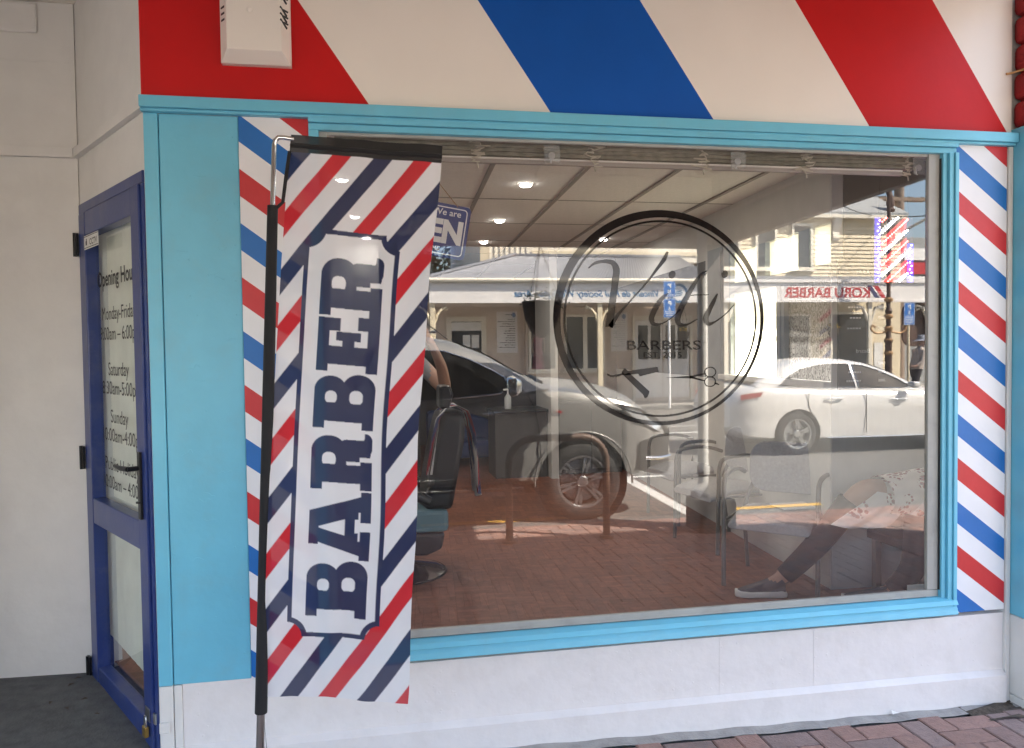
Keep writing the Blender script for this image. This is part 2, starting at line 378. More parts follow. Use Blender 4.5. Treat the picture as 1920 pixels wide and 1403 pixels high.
# mortar bed + every paver of the footpath, laid in herringbone
g = G()
g.grid(lambda a, b: Vector((x := -30+60*a, y := -3.74+3.66*b, gz(x, y)-.012)), 120, 8)
struct(g.build('paving_bed', 'mortar', smooth=60))
fp_v = []; fp_f = []; fp_c = []
BW, BL, GAP = .105, .21, .004
def paver(cx, cy_, hx, hy):
    if cx-hx < -3.5 or cx+hx > 9.0: return
    a_, b_ = max(cy_-hy, -3.738), min(cy_+hy, -.088)
    if b_-a_ < .02: return
    cy_, hy = (a_+b_)/2, (b_-a_)/2
    if cx > 3.45 and cy_ > -.14: return
    o = len(fp_v); dz = random.gauss(0, .0012); tx, ty = random.gauss(0, .006), random.gauss(0, .006); b = .006
    def P(x, y, z): return (cx+x, cy_+y, gz(cx+x, cy_+y)+dz+tx*x+ty*y+z)
    for (sx, sy_, z) in ((hx-b, hy-b, 0), (hx, hy, -.004), (hx, hy, -.03)):
        fp_v.extend([P(-sx, -sy_, z), P(sx, -sy_, z), P(sx, sy_, z), P(-sx, sy_, z)])
    fp_f.append((o, o+1, o+2, o+3))
    for q in (0, 4):
        for i in range(4): j = (i+1) % 4; fp_f.append((o+q+i, o+q+4+i, o+q+4+j, o+q+j))
    t = random.random(); k = random.uniform(.85, 1.12)
    base = (.30, .185, .155) if t < .55 else ((.27, .180, .160) if t < .8 else (.24, .175, .160))
    fp_c.extend([tuple(c*k for c in base)+(1,)]*9)
for i in range(-60, 100):
    for j in range(-70, 10):
        # 90-degree herringbone: cell (i,j) of size BW
        k = (i+j) % 4; x, y = i*BW, j*BW
        kk = (i-j) % 4
        if kk == 0: paver(x+BW, y+BW/2, BW-GAP/2, BW/2-GAP/2)
        elif kk == 3: paver(x+BW/2, y+BW, BW/2-GAP/2, BW-GAP/2)
me = bpy.data.meshes.new('footpath'); me.from_pydata(fp_v, [], fp_f); me.materials.append(M['brick'])
ca = me.color_attributes.new('paint', 'FLOAT_COLOR', 'CORNER'); arr = np.array(fp_c, dtype=np.float32)
ca.data.foreach_set('color', np.repeat(arr, [len(f) for f in fp_f], axis=0).ravel())
struct(link('footpath', me))
g = G()   # concrete edging along the wall, concrete apron of the doorway
g.grid(lambda a, b: Vector((x := -.02+3.9*a, y := -.09+.09*b, gz(x, y)-.004+.003*math.sin(x*23))), 60, 2)
struct(g.build('edging', 'concrete', smooth=60))
g = G()
g.grid(lambda a, b: Vector((x := -4+4.05*a, y := -.085+.96*b, gz(x, y) + (.03*b if x < 0 else 0))), 30, 8)
struct(g.build('doorway_apron', 'concrete_dark', smooth=60))
g = G(); g.grid(lambda a, b: Vector((x := 3.3+2.4*a, y := -.17+1.2*b*(a*.8+.2), gz(x)-.002+.012*math.sin(31*a)*math.cos(17*b))), 20, 14)
struct(g.build('gravel_patch', 'dirt', smooth=80))
g = G(); g.box(3.6, 60, 1.06, 60, -.6, -.42); struct(g.build('side_street', 'asphalt'))
g = G(); g.box(-60, 60, -60, -17.06, -.6, -.39); struct(g.build('far_footpath', 'concrete'))
# ------------------------------------------------------------------ the barber shop
shop = thing('barber_shop', (1.8, 0, -.36), 'barber shop front with red, white and blue stripes around a large display window', 'shop')
ZT = 2.76
# striped fascia: one board, polygons of paint
g = G(); edges = [(-9, 0), (-.005, 1), (.799, 0), (1.497, 2), (2.178, 0), (2.883, 1), (3.555, 0)]
for i, (xb, c) in enumerate(edges):
    xe = edges[i+1][0] if i+1 < len(edges) else 99
    pl = [(-.005, 2.118), (3.572, 2.118), (3.572, ZT), (-.005, ZT)]
    pl = clip(pl, lambda p: p[0]+.68*(p[1]-2.127)-xb) if i > 1 else pl
    pl = clip(pl, lambda p: xe-p[0]-.68*(p[1]-2.127))
    if i == 0 or len(pl) < 3: continue
    g.poly([(x, -.002, z) for x, z in pl], c)
g.box(-.005, 3.572, 0, .16, 2.118, ZT, 0)
g.build('fascia_board', ['fascia_white', 'fascia_red', 'fascia_blue'], shop)
g = G(); g.box(-.004, 3.572, -.045, .02, 2.083, 2.124); g.box(-.004, 3.572, -.030, .0, 2.072, 2.083)
g.build('beam', 'sky_blue', shop, bevel=.003)
# left pilaster
g = G(); g.box(0, .048, -.006, .16, 0, 2.0725); g.box(.0505, .322, 0, .16, 0, 2.0725)
g.build('pilaster', 'sky_blue', shop, bevel=.003)
g = G()
for k in range(26):
    x, z = random.choice((.06, .30, random.uniform(.07, .3))), random.uniform(.05, 2.0); r_ = random.uniform(.002, .004); g.ell((x, 0, z), (r_, .001, r_*random.uniform(.6, 1.6)), 7, 4)
for k in range(16):
    x, z = random.uniform(.08, .28), random.uniform(.2, 1.9); g.tube(cr([(x+.012*j+random.gauss(0, .004), .0002, z+random.gauss(0, .005)) for j in range(4)], 4), .0012, 5)
g.build('paint_blemish', 'sky_blue', shop, smooth=60)['kind'] = 'stuff'
g = G(); g.box(0, .048, -.006, .16, -.5, -.0015); g.box(.0505, .078, -.003, .16, -.5, -.0015); g.box(0, .035, -.018, -.0065, -.17, -.13)
g.build('pilaster_base', 'white_paint', shop, bevel=.003)
def stripes(x0, x1, z0, z1, per, slope, top):
    g = G(); ph = top
    for k in range(-8, 30):
        a = top-per*k; b = a-per; c = {0: 2, 1: 0, 2: 1, 3: 0}[k % 4]
        pl = [(x0, z0), (x1, z0), (x1, z1), (x0, z1)]
        pl = clip(pl, lambda p: a-(p[1]+slope*(p[0]-x0))); pl = clip(pl, lambda p: (p[1]+slope*(p[0]-x0))-b)
        if len(pl) > 2: g.poly([(x, -.004, z) for x, z in pl], c)
    g.box(x0, x1, -.0035, .16, z0, z1, 0)
    return g
SM = ['stripe_white', 'stripe_red', 'stripe_blue']
stripes(.3235, .571, .004, 2.0715, .0985, .74, 2.08).build('stripe_panel', SM, shop)
stripes(3.291, 3.549, .022, 2.0715, .0968, .75, 2.08).build('stripe_panel', SM, shop)
# low wall under the window, plinth with sloped top
g = G(); g.box(.0795, 3.552, .004, .17, -.5, .0035)
for x in (1.005, 2.19, 2.62): g.box(x, x+.002, .0025, .004, -.24, .0)
for k in range(70):
    x, z = random.uniform(.1, 3.5), random.uniform(-.23, -.02); r_ = random.uniform(.002, .005); g.ell((x, .0035, z), (r_, .0012, r_*random.uniform(.6, 1.3)), 7, 4)
for x in (.14, 1.02, 1.98, 2.2, 2.63, 3.4):
    for z in (-.20, -.12, -.04): g.ell((x+random.uniform(-.01, .01), .0035, z), (.0045, .001, .0045), 8, 4)
g.build('base_wall', 'base_paint', shop)
g = G(); pr = [(-.5, -.022), (-.262, -.022), (-.243, .0035), (-.5, .0035)]
g.loft([[(x, y, z+(0 if z < -.4 else dz)) for z, y in pr] for x, dz in ((.082, .012), (1.2, .006), (2.4, 0), (3.55, -.010))])
g.build('plinth', 'base_paint', shop)
g = G(); g.box(3.5525, 3.575, -.012, .17, -.5, 2.0715); g.build('corner_trim', 'white_paint', shop, bevel=.003)
# window: moulded blue frame, grey bead, pane, lettering
g = G()
X0, X1, Z0, Z1 = .607, 3.227, .098, 2.033
for k, (a, y) in enumerate(((0, -.012), (.024, -.028))):
    b = (.024, .05)[k]
    g.box(X0-.036, X1+.063, y, .06, Z1+a, Z1+b-.001)
    if k < 1: g.box(X0-.036, X0, y, .06, Z0, Z1)
for a, b, y in ((0, .022, -.010), (.022, .045, -.022), (.045, .063, -.030)): g.box(X1+a, X1+b-.001, y, .06, .045, Z1)
pr = [(.098, .06), (.098, -.004), (.088, -.030), (.070, -.040), (.066, -.026), (.050, -.034), (.028, -.040), (.0285, .06)]
g.loft([[(x, y, z) for z, y in pr] for x in (X0-.036, X1+.063)])
win = g.build('window', 'sky_blue', shop, bevel=.002)
g = G(); g.box(X0, X1, .010, .030, Z0, .128); g.box(X1-.055, X1, .010, .030, .129, Z1); g.box(X0, X0+.03, .010, .030, .129, Z1)
g.box(X0+.03, X1-.055, .014, .030, Z1-.012, Z1)
g.box(X0+.03, X1-.055, .006, .0105, .100, .106)
g.build('bead', 'sill_grey', win, bevel=.003)
g = G(); g.box(X1-.0035, X1-.0005, .0, .0095, .13, Z1-.02); g.build('gasket', 'dark_gasket', win); g = G(); g.box(X0+.03, X1-.06, .0085, .0095, Z0, .0995)
g.build('gasket', 'dark_gasket', win)
g = G(); YG = .021; g.poly([(X0+.02, YG, .12), (X1-.05, YG, .12), (X1-.05, YG, Z1-.008), (X0+.02, YG, Z1-.008)])
g.build('glass_pane', 'pane', win, fix=False)
# lettering on the inside of the pane
YD = .0185
def D(px, py): p = at(px, py, YD); return (p.x, p.z)
g = G()
def flat(pts): g.poly([(x, YD, z) for x, z in pts])
def ribbon(pts, wd, closed=False):
    P = [Vector((*p, 0)) for p in pts]; n = len(P); L_, R_ = [], []
    for i in range(n):
        t = (P[(i+1) % n]-P[i-1]) if closed else (P[min(i+1, n-1)]-P[max(i-1, 0)])
        t.normalize(); q = Vector((-t.y, t.x, 0)); ww = wd[i] if isinstance(wd, list) else wd
        L_.append(P[i]+q*ww/2); R_.append(P[i]-q*ww/2)
    for i in range(n if closed else n-1):
        j = (i+1) % n; flat([(L_[i].x, L_[i].y), (L_[j].x, L_[j].y), (R_[j].x, R_[j].y), (R_[i].x, R_[i].y)])
def ell2(c, rx, rz, rot=0, n=24):
    o = []
    for k in range(n):
        a = 2*math.pi*k/n; x, z = rx*math.cos(a), rz*math.sin(a)
        o.append((c[0]+x*math.cos(rot)-z*math.sin(rot), c[1]+x*math.sin(rot)+z*math.cos(rot)))
    return o
cN, cS, cW, cE = D(1243, 395), D(1237, 800), D(1038, 600), D(1434, 592)
lc = ((cW[0]+cE[0])/2, (cN[1]+cS[1])/2); rx, rz = (cE[0]-cW[0])/2, (cN[1]-cS[1])/2
nn = 120
ribbon([(lc[0]+(rx-.013)*math.cos(2*math.pi*k/nn), lc[1]+(rz-.013)*math.sin(2*math.pi*k/nn)) for k in range(nn)],
       [.023+.010*math.cos(2*math.pi*k/nn-2.4) for k in range(nn)], True)
ribbon([(lc[0]+.002+(rx-.043)*math.cos(2*math.pi*k/nn), lc[1]+(rz-.043)*math.sin(2*math.pi*k/nn)) for k in range(nn)], .0085, True)
g.build('logo_ring', 'decal_black', win, fix=False); g = G()
def Z5(x, y): return D(1040+x*.19963, 460+y*.19963)
def Z6(x, y): return D(1320+x*.19957, 460+y*.19957)
def brush(pts, ws, k=8):
    P = cr([(*p, 0) for p in pts], k); W = [float(np.interp(i/(len(P)-1)*(len(ws)-1), range(len(ws)), ws)) for i in range(len(P))]
    ribbon([(p.x, p.y) for p in P], W)
u_ = .19963/417.
brush([Z5(318, 215), Z5(380, 168), Z5(470, 150), Z5(545, 165), Z5(580, 225), Z5(572, 330), Z5(555, 460), Z5(535, 600), Z5(512, 772)],
      [v*u_ for v in (8, 22, 30, 42, 58, 58, 56, 60, 66)])
brush([Z5(522, 765), Z5(600, 650), Z5(700, 535), Z5(850, 370), Z5(960, 225), Z5(1030, 130), Z5(1062, 60)], [v*u_ for v in (46, 24, 12, 14, 26, 38, 18)])
brush([Z5(1068, 452), Z5(1010, 500), Z5(950, 590), Z5(912, 680), Z5(930, 738), Z5(1000, 738), Z5(1090, 690), Z5(1180, 600)],
      [v*u_ for v in (8, 36, 46, 48, 34, 14, 10, 8)])
flat(ell2(Z5(1104, 275), .0145*.95, .0165, -.5))
brush([Z5(1432, 240), Z5(1375, 275), Z5(1310, 370), Z5(1240, 490), Z5(1185, 600), Z5(1155, 690), Z5(1180, 745), Z5(1250, 742), Z5(1345, 692)],
      [v*u_ for v in (6, 20, 34, 46, 52, 54, 36, 16, 6)])
brush([Z5(1275, 470), Z5(1360, 466), Z5(1450, 464)], [v*u_ for v in (8, 10, 6)])
brush([Z6(128, 455), Z6(95, 520), Z6(45, 620), Z6(18, 690), Z6(45, 740), Z6(110, 715), Z6(200, 650), Z6(285, 556)],
      [v*u_ for v in (10, 34, 44, 50, 34, 14, 9, 6)])
flat(ell2(Z6(195, 272), .0140, .0165, -.5))
g.build('script_lettering', 'decal_black', win, fix=False); g = G()
p0, p1 = D(1176, 656), D(1314, 653); wv = p1[0]-p0[0]
text(g, 'BARBERS', (p0[0], YD, p0[1]), (1, 0, -.012), (0, 0, 1), wv, .040, bold=.006)
g.build('lettering', 'decal_black', win, fix=False); g = G()
p0, p1 = D(1207, 671), D(1278, 669)
text(g, 'EST. 2015', (p0[0], YD, p0[1]), (1, 0, -.012), (0, 0, 1), p1[0]-p0[0], .0235)
g.build('lettering', 'decal_black', win, fix=False); g = G()
# razor and scissors
brush([Z5(495, 1212), Z5(540, 1230), Z5(600, 1222), Z5(650, 1205)], [v*u_ for v in (16, 18, 18, 22)])
flat([Z5(628, 1190), Z5(658, 1155), Z5(690, 1180), Z5(968, 1143), Z5(976, 1188), Z5(800, 1232), Z5(785, 1208), Z5(640, 1222)])
flat([Z5(640, 1215), Z5(700, 1198), Z5(890, 1372), D(1217, 738), D(1214, 745), D(1209, 747), Z5(828, 1400)])
g.build('razor', 'decal_black', win, fix=False); g = G()
flat([Z5(1038, 1245), Z5(1270, 1226), Z5(1290, 1240), Z5(1270, 1252)])
brush([Z5(1270, 1243), Z5(1340, 1222), Z5(1420, 1205)], [v*u_ for v in (24, 16, 10)])
brush([Z5(1270, 1236), Z5(1340, 1256), Z5(1415, 1275)], [v*u_ for v in (24, 16, 10)])
for c in (Z5(1462, 1192), Z5(1460, 1282)):
    ribbon(ell2(c, .0245, .020 if c[1] > lc[1]-.3 else .017), .0045, True)
brush([Z5(1500, 1296), Z5(1525, 1302), Z5(1545, 1312)], [v*u_ for v in (16, 14, 8)])
g.build('scissors', 'decal_black', win, fix=False)
# ---- splayed entrance
DA = Vector((.007, 0, 0)); DD = Vector((-.5232, .8522, 0)).normalized(); DN = Vector((-.8522, -.5232, 0)).normalized()
def dp(s, z, off=0): return DA+DD*s+DN*off+Vector((0, 0, z))
def dbox(g, s0, s1, z0, z1, o0, o1, m=0):
    g.obox(dp((s0+s1)/2, (z0+z1)/2, (o0+o1)/2), DD*(s1-s0)/2, DN*(o1-o0)/2, Vector((0, 0, (z1-z0)/2)), m)
g = G()
dbox(g, .0, .93, 1.878, 2.0835, -.12, -.002); dbox(g, .0, .93, 2.126, ZT, -.12, -.002); dbox(g, .0, .035, -.5, 1.878, -.12, -.002)
dbox(g, .921, .935, -.5, 1.878, -.12, -.002)
YR = .785
g.box(-6, -.478, YR, YR+.12, -.6, 2.0835); g.box(-6, -.478, YR, YR+.12, 2.126, ZT)
g.build('recess_wall', 'white_paint', shop)
g = G(); dbox(g, -.02, .93, 2.0845, 2.125, -.10, .022); g.box(-6, -.49, YR-.022, YR+.1, 2.0845, 2.125)
g.box(-6, -.50, YR-.004, YR-.0005, 2.5, 2.503)
g.build('recess_moulding', 'white_paint', shop, bevel=.002)
g = G(); dbox(g, .037, .920, 1.834, 1.877, -.08, .006); dbox(g, .037, .060, -.34, 1.833, -.08, .006); dbox(g, .898, .920, -.34, 1.833, -.08, .006)
door = g.build('door', 'door_blue', shop, bevel=.003)
g = G(); a, b = .064, .894
dbox(g, a, a+.095, -.31, 1.83, -.042, .014); dbox(g, b-.095, b, -.31, 1.83, -.042, .014)
for z0, z1 in ((1.73, 1.83), (.475, .585), (-.31, -.165)): dbox(g, a+.0955, b-.0955, z0, z1, -.040, .012)
g.build('leaf_frame', 'door_blue', door, bevel=.004)
g = G()
for z0, z1 in ((.585, 1.73), (-.165, .475)): g.poly([dp(a+.09, z0, -.03), dp(b-.09, z0, -.03), dp(b-.09, z1, -.03), dp(a+.09, z1, -.03)])
g.build('door_pane', 'door_glass', door, fix=False)
g = G(); n_ = 24
for z0, z1 in ((.56, 1.745), (-.10, .50)):
    g.add([dp(a+.03+(b-a-.06)*i/n_, zz if j else (z0 if z0 > 0 else z0+.05*i/n_), -.056-.0015*(i % 2)) for i in range(n_+1) for j, zz in ((0, z0), (1, z1))], [(2*i, 2*i+2, 2*i+3, 2*i+1) for i in range(n_)])
g.build('blind', 'door_blind', door, fix=False)
g = G()
RD, UP = -DD, Vector((0, 0, 1))
def dtext(s, z, body, w_, h_, bold=0): text(G(), body, dp(s, z, -.0285), RD, UP, w_, h_, bold=bold).build('lettering', 'letter_black', door, fix=False)
dtext(.785, 1.505, 'Opening Hours', .56, .066, .018)
for z, s, body, w_ in ((1.36, .73, 'Monday-Friday', .46), (1.275, .765, '9:00am – 6:00pm', .54), (1.125, .66, 'Saturday', .28),
                       (1.045, .755, '8:30am-5:00pm', .52), (.925, .645, 'Sunday', .24), (.845, .765, '10:00am-4:00pm', .55),
                       (.72, .745, 'Public Holiday', .46), (.64, .775, '10:00am – 4:00pm', .57)): dtext(s, z, body, w_, .058)
g.build('lettering', 'decal_black', door, fix=False)
g = G(); g.poly([dp(.80, 1.665, .0155), dp(.58, 1.665, .0155), dp(.58, 1.725, .0155), dp(.80, 1.725, .0155)][::1], 0)
for q in ((.795, 1.67, .585, 1.673), (.795, 1.718, .585, 1.721)): g.poly([dp(q[0], q[1], .0165), dp(q[2], q[1], .0165), dp(q[2], q[3], .0165), dp(q[0], q[3], .0165)], 1)
text(g, 'CCTV', dp(.715, 1.68, .0165), RD, UP, .115, .026, m=1, bold=.01)
for sx, z0, z1, ww in ((.775, 1.682, 1.70, .022), (.768, 1.70, 1.71, .012)): g.poly([dp(sx, z0, .0166), dp(sx-ww, z0, .0166), dp(sx-ww, z1, .0166), dp(sx, z1, .0166)], 1)
g.build('sticker', ['paper', 'letter_black'], door, fix=False)
for z in (1.70, .755, -.195):
    g = G(); dbox(g, .895, .932, z-.05, z+.05, .015, .024); g.tube([dp(.915, z-.052, .026), dp(.915, z+.052, .026)], .008, 8)
    g.build('hinge', 'black_metal', door, smooth=40)
g = G(); dbox(g, .10, .128, .60, .85, .015, .024); g.tube([dp(.114, .79, .02), dp(.114, .79, .062)], .009, 8)
P = [dp(.114, .79, .060), dp(.18, .788, .068), dp(.26, .79, .066)]; g.tube(P, [.010, .009, .006], 8)
g.lathe([(.0, 0), (.012, 0), (.012, .006), (0, .006)], dp(.114, .66, .024), 12)
g.build('handle', 'black_metal', door, smooth=40)
g = G(); dbox(g, .085, .135, -.16, -.11, .015, .019); g.build('hasp', 'steel', door, bevel=.001); g = G(); dbox(g, .04, .062, -.155, -.115, .0065, .013)
g.build('hasp', 'steel', door, bevel=.001)
pk = thing('padlock', dp(.105, -.2, .03), 'small brass padlock hanging low on the blue door', 'padlock')
g = G(); dbox(g, .088, .122, -.215, -.175, .020, .036); g.build('lock_body', 'brass', pk, bevel=.003)
g = G(); g.tube([dp(.094, -.178, .028), dp(.094, -.148, .028), dp(.099, -.138, .028), dp(.111, -.138, .028), dp(.116, -.148, .028), dp(.116, -.178, .028)], .003, 8)
g.build('shackle', 'steel', pk, smooth=50)
# upper storey (casts the shade on the near half of the street) and side wall
g = G(); g.box(-14, 3.572, .02, 9, ZT+.001, 5.2); g.box(-14, -4.2, .3, 9, -.6, ZT)
g.build('upper_storey', 'fascia_white', shop)
def rw(y): return 3.31+.065*y
def rpan(g, y0, y1, z0, z1, t=.11, m=0, inn=0):
    g.prism([(rw(y0)-inn, y0, z0), (rw(y1)-inn, y1, z0), (rw(y1)-inn, y1, z1), (rw(y0)-inn, y0, z1)], (t, 0, 0), m)
g = G()
for q in ((1.06, 8.6, -.5, .96), (1.06, 8.6, 1.912, ZT), (2.512, 3.0, .9605, 1.9115)): rpan(g, *q)
g.box(-.75, -.60, YR+.12, 8.6, -.5, ZT); g.box(-.75, 4.1, 8.6, 8.75, -.5, ZT)
g.box(-.6, .9, 4.6, 4.7, -.2, 2.27)
g.box(3.381, 4.32, 1.05, 1.058, -.5, ZT); g.box(4.30, 4.34, .17, 1.05, -.5, ZT); g.box(3.576, 4.34, .02, .169, -.5, ZT); g.box(3.2, 3.575, .171, .176, -.5, .10)
g.build('inner_wall', 'room_wall', shop)
g = G(); g.box(-.6, 4.3, 8.585, 8.599, -.2, 2.27); g.build('dark_wall', 'room_dark', shop)
g = G(); g.box(3.45, 4.29, 1.040, 1.049, .95, 2.27)
g.build('dark_wall', 'room_dark', shop)
g = G(); g.box(-1.20, -1.06, -.05, YR-.001, -.6, ZT); g.build('shade_wall', 'white_paint', shop)  # unseen wall added to cut side light reaching the door recess
g = G(); rpan(g, 3.001, 8.6, .9605, 1.9115); g.build('inner_wall', 'partition', shop)
g = G(); g.box(2.80, 3.68, 5.85, 5.95, -.2, 2.27); g.build('partition_wall', 'partition', shop)
g = G(); g.box(2.72, 2.80, 5.2, 5.95, -.2, 2.27); g.build('partition_post', 'room_wall', shop)
# unseen block added to shade the footpath, splayed to keep side windows sunlit
nx = thing('shade_block', (8, 1, -.4), 'cream block added out of view on the right to shade the footpath', 'building')
g = G(); g.prism([(4.36, .03, -.6), (10.3, .03, -.6), (10.3, 4.4, -.6), (4.36, 1.06, -.6)], (0, 0, 7.0)); g.build('wall', 'cream_light', nx)
# side windows: grey frame with frosted panes
g = G()
for q in ((1.06, 2.511, 1.601, 1.679), (1.62, 1.73, 1.0, 1.6), (1.291, 1.429, 1.68, 1.911), (1.891, 2.029, 1.68, 1.911), (2.48, 2.511, 1.0, 1.911)):
    rpan(g, *q, t=.07, inn=.004)
for q in ((1.66, 1.69, 1.0, 1.6),): rpan(g, *q, t=.02, inn=.014)
rpan(g, 2.63, 2.94, .94, 1.98, t=.02, inn=.006); rpan(g, 2.66, 2.91, .97, 1.95, t=.01, inn=.012)
sw = g.build('side_window', 'frame_grey', shop)
g = G(); rpan(g, 1.06, 2.64, .962, .999, t=.12, inn=.045); g.build('sill', 'sign_white', sw, bevel=.004)
g = G(); rpan(g, 1.731, 2.479, 1.0, 1.6, t=.006, inn=-.03)
for q in ((1.061, 1.29), (1.43, 1.89), (2.03, 2.479)): rpan(g, *q, 1.68, 1.911, t=.006, inn=-.03)
g.build('frosted_pane', 'frosted', sw)
m = mat('patterned', (.86, .88, .84), .5, transl=.92, namt=.02); M['patterned'] = m
n = m.node_tree.nodes; L = m.node_tree.links
tr = [x for x in n if x.type == 'BSDF_TRANSLUCENT'][0]
wv_ = n.new('ShaderNodeTexWave'); wv_.inputs['Scale'].default_value = 14; wv_.inputs['Distortion'].default_value = 14
wv_.inputs['Detail'].default_value = 2; wv_.inputs['Detail Scale'].default_value = 2.2; wv_.bands_direction = 'Y'
tcx = n.new('ShaderNodeTexCoord'); L.new(tcx.outputs['Object'], wv_.inputs['Vector'])
rp = n.new('ShaderNodeMapRange'); rp.inputs['From Min'].default_value = .15; rp.inputs['From Max'].default_value = .6; rp.inputs['To Min'].default_value = .09; rp.inputs['To Max'].default_value = .27
L.new(wv_.outputs['Fac'], rp.inputs['Value']); L.new(rp.outputs[0], tr.inputs['Color'])
g = G(); rpan(g, 1.061, 1.619, 1.0, 1.6, t=.006, inn=-.03); g.build('patterned_pane', 'patterned', sw)
# interior floor: vinyl tiles printed like basket-weave wood, ceiling grid
def vc_quads(name, quads, cols, matk):
    vs = []; fs = []
    for q in quads: o = len(vs); vs += q; fs.append(tuple(range(o, o+len(q))))
    me = bpy.data.meshes.new(name); me.from_pydata(vs, [], fs); me.materials.append(M[matk])
    ca = me.color_attributes.new('paint', 'FLOAT_COLOR', 'CORNER')
    ca.data.foreach_set('color', np.repeat(np.array([(*c, 1) for c in cols], dtype=np.float32), [len(q) for q in quads], axis=0).ravel())
    return link(name, me)
FZ = -.20
quads, cols = [], []
T = .225; ns = 5
for i in range(-6, 21):
    for j in range(-2, 40):
        x0, y0 = i*T, .2+j*T; horiz = (i+j) % 2; k0 = random.uniform(.9, 1.1)
        for s_ in range(ns):
            k = k0*random.uniform(.85, 1.13); e = .0006
            if horiz: q = [(x0+e, y0+s_*T/ns+e), (x0+T-e, y0+s_*T/ns+e), (x0+T-e, y0+(s_+1)*T/ns-e), (x0+e, y0+(s_+1)*T/ns-e)]
            else: q = [(x0+s_*T/ns+e, y0+e), (x0+(s_+1)*T/ns-e, y0+e), (x0+(s_+1)*T/ns-e, y0+T-e), (x0+s_*T/ns+e, y0+T-e)]
            c_, s__ = math.cos(.08), math.sin(.08)
            q = [(x*c_+y*s__, y*c_-x*s__) for x, y in q]
            for fn in (lambda p: p[1]-.175, lambda p: p[0]-DA.x+.614*p[1]-.1, lambda p: 4.29-p[0], lambda p: p[0]+.595): q = clip(q, fn) if len(q) > 2 else []
            if len(q) > 2: quads.append([(x, y, FZ) for x, y in q]); cols.append((.215*k, .088*k, .056*k))
struct(vc_quads('floor', quads, cols, 'floor_vinyl'))
INSIDE = [(.10, .171), (4.29, .171), (4.29, 8.6), (-.6, 8.6), (-.6, .91), (-.38, .91)]
g = G(); g.prism([(x, y, FZ-.06) for x, y in INSIDE], (0, 0, .058)); struct(g.build('floor_base', 'wood_dark'))
g = G(); CZ = 2.27
g.poly([(x, y, CZ) for x, y in INSIDE], 0)
for k in range(-3, 5):
    x0 = 1.98+.56*k; g.prism([(x0, .2, CZ-.003), (x0+.028, .2, CZ-.003), (x0+.428, 8.58, CZ-.003), (x0+.40, 8.58, CZ-.003)], (0, 0, -.009), 1)
for y0 in (.35, 1.39, 2.43, 3.47, 4.51, 5.55, 6.59, 7.63): g.box(.2 if y0 < .9 else -.6, 4.0, y0, y0+.012, CZ-.0045, CZ-.002, 1)
struct(g.build('ceiling', ['ceil_tile', 'ceil_grid'], fix=False))
g = G(); g.prism([(x, y, CZ+.01) for x, y in INSIDE], (0, 0, .04)); struct(g.build('ceiling_void', 'room_dark'))
# ------------------------------------------------------------------ things on and behind the shop front
al = thing('alarm_box', (.395, 0, 2.25), 'weathered cream siren box on the red end of the fascia', 'alarm box')
g = G(); x0, x1, z0, z1 = .274, .517, 2.252, 2.66
def ring(a, y): return [(x0+a, y, z0+a*1.3), (x1-a, y, z0+a*1.3), (x1-a, y, z1-a), (x0+a, y, z1-a)]
g.loft([ring(0, -.003), ring(0, -.03), ring(.028, -.075)]); g.ell(((x0+x1)/2-.013, -.075, 2.43), (.012, .004, .012), 12, 6)
g.build('casing', 'fascia_white', al, bevel=.003)
g = G(); g.box(.325, .425, -.082, -.0755, 2.495, 2.58); g.build('lamp_surround', 'white_paint', al, bevel=.002)
g = G(); g.box(.333, .417, -.086, -.0825, 2.503, 2.572); g.build('lamp', 'wood_dark', al, bevel=.002)
g = G()
for k in range(7):
    z = 2.395+.022*k; g = G()
    if k == 3: continue
    g.obox((x1-.0135, -.0535, z), Vector((.012, .017, 0))*.55, Vector((.001, 0, .003)), Vector((.001, .001, -.0005)))
    g.build('louvre', 'black_plastic', al); g = G(); g.obox((x0+.0135, -.0535, z), Vector((-.012, .017, 0))*.55, Vector((.001, 0, .003)), Vector((.001, .001, -.0005)))
    g.build('louvre', 'black_plastic', al); g = G()
    g.obox((x1-.02, -.0655, z-.006), Vector((.010, .012, -.012)), Vector((.0008, 0, .0022)), Vector((.0015, -.0015, 0))); g.build('louvre', 'black_plastic', al)
# plate and conduit high on the recess wall
g = G(); g.box(-2.2, -.62, YR-.02, YR-.0005, 2.62, 2.75); g.build('cover_plate', 'white_paint', shop, bevel=.012)
# corner pilaster of the next frontage
nb = thing('corner_pilaster', (3.9, -.05, -.4), 'blue corner pilaster with white base and lumpy red column above', 'pilaster')
g = G(); g.box(3.5765, 4.34, -.10, .018, .0, 2.15); g.build('shaft', 'sky_blue', nb, bevel=.006)
g = G(); g.box(3.5765, 4.34, -.10, .018, -.36, -.0015); g.box(3.5765, 3.62, -.10, .018, -.5, -.361); g.build('base', 'white_paint', nb, bevel=.006)
g = G()
for k in range(5):
    e = .006*random.uniform(-1, 1); g.box(3.592+e, 4.32, -.115+e, .017, 2.152+.122*k, 2.152+.122*k+.118)
g.box(3.62, 4.3, -.09, .018, 2.1505, ZT); g.build('red_column', 'column_red', nb, bevel=.028)
g = G(); g.tube([(3.535, -.012, 2.385), (3.556, -.018, 2.388), (3.60, -.05, 2.398), (3.68, -.10, 2.39), (3.8, -.125, 2.40)], .005, 8)
tag(g.build('loose_wire', 'cord', smooth=60), 'loose cream wire sticking out beside the red column', 'wire')
rk = G()
for k, (x, y, r_) in enumerate(((3.70, -.02, .07), (3.80, -.10, .06), (3.76, .0, .05))): rk.ell((x, y-.05, gz(x)+r_*.3), (r_, r_*.8, r_*.7), 10, 7)
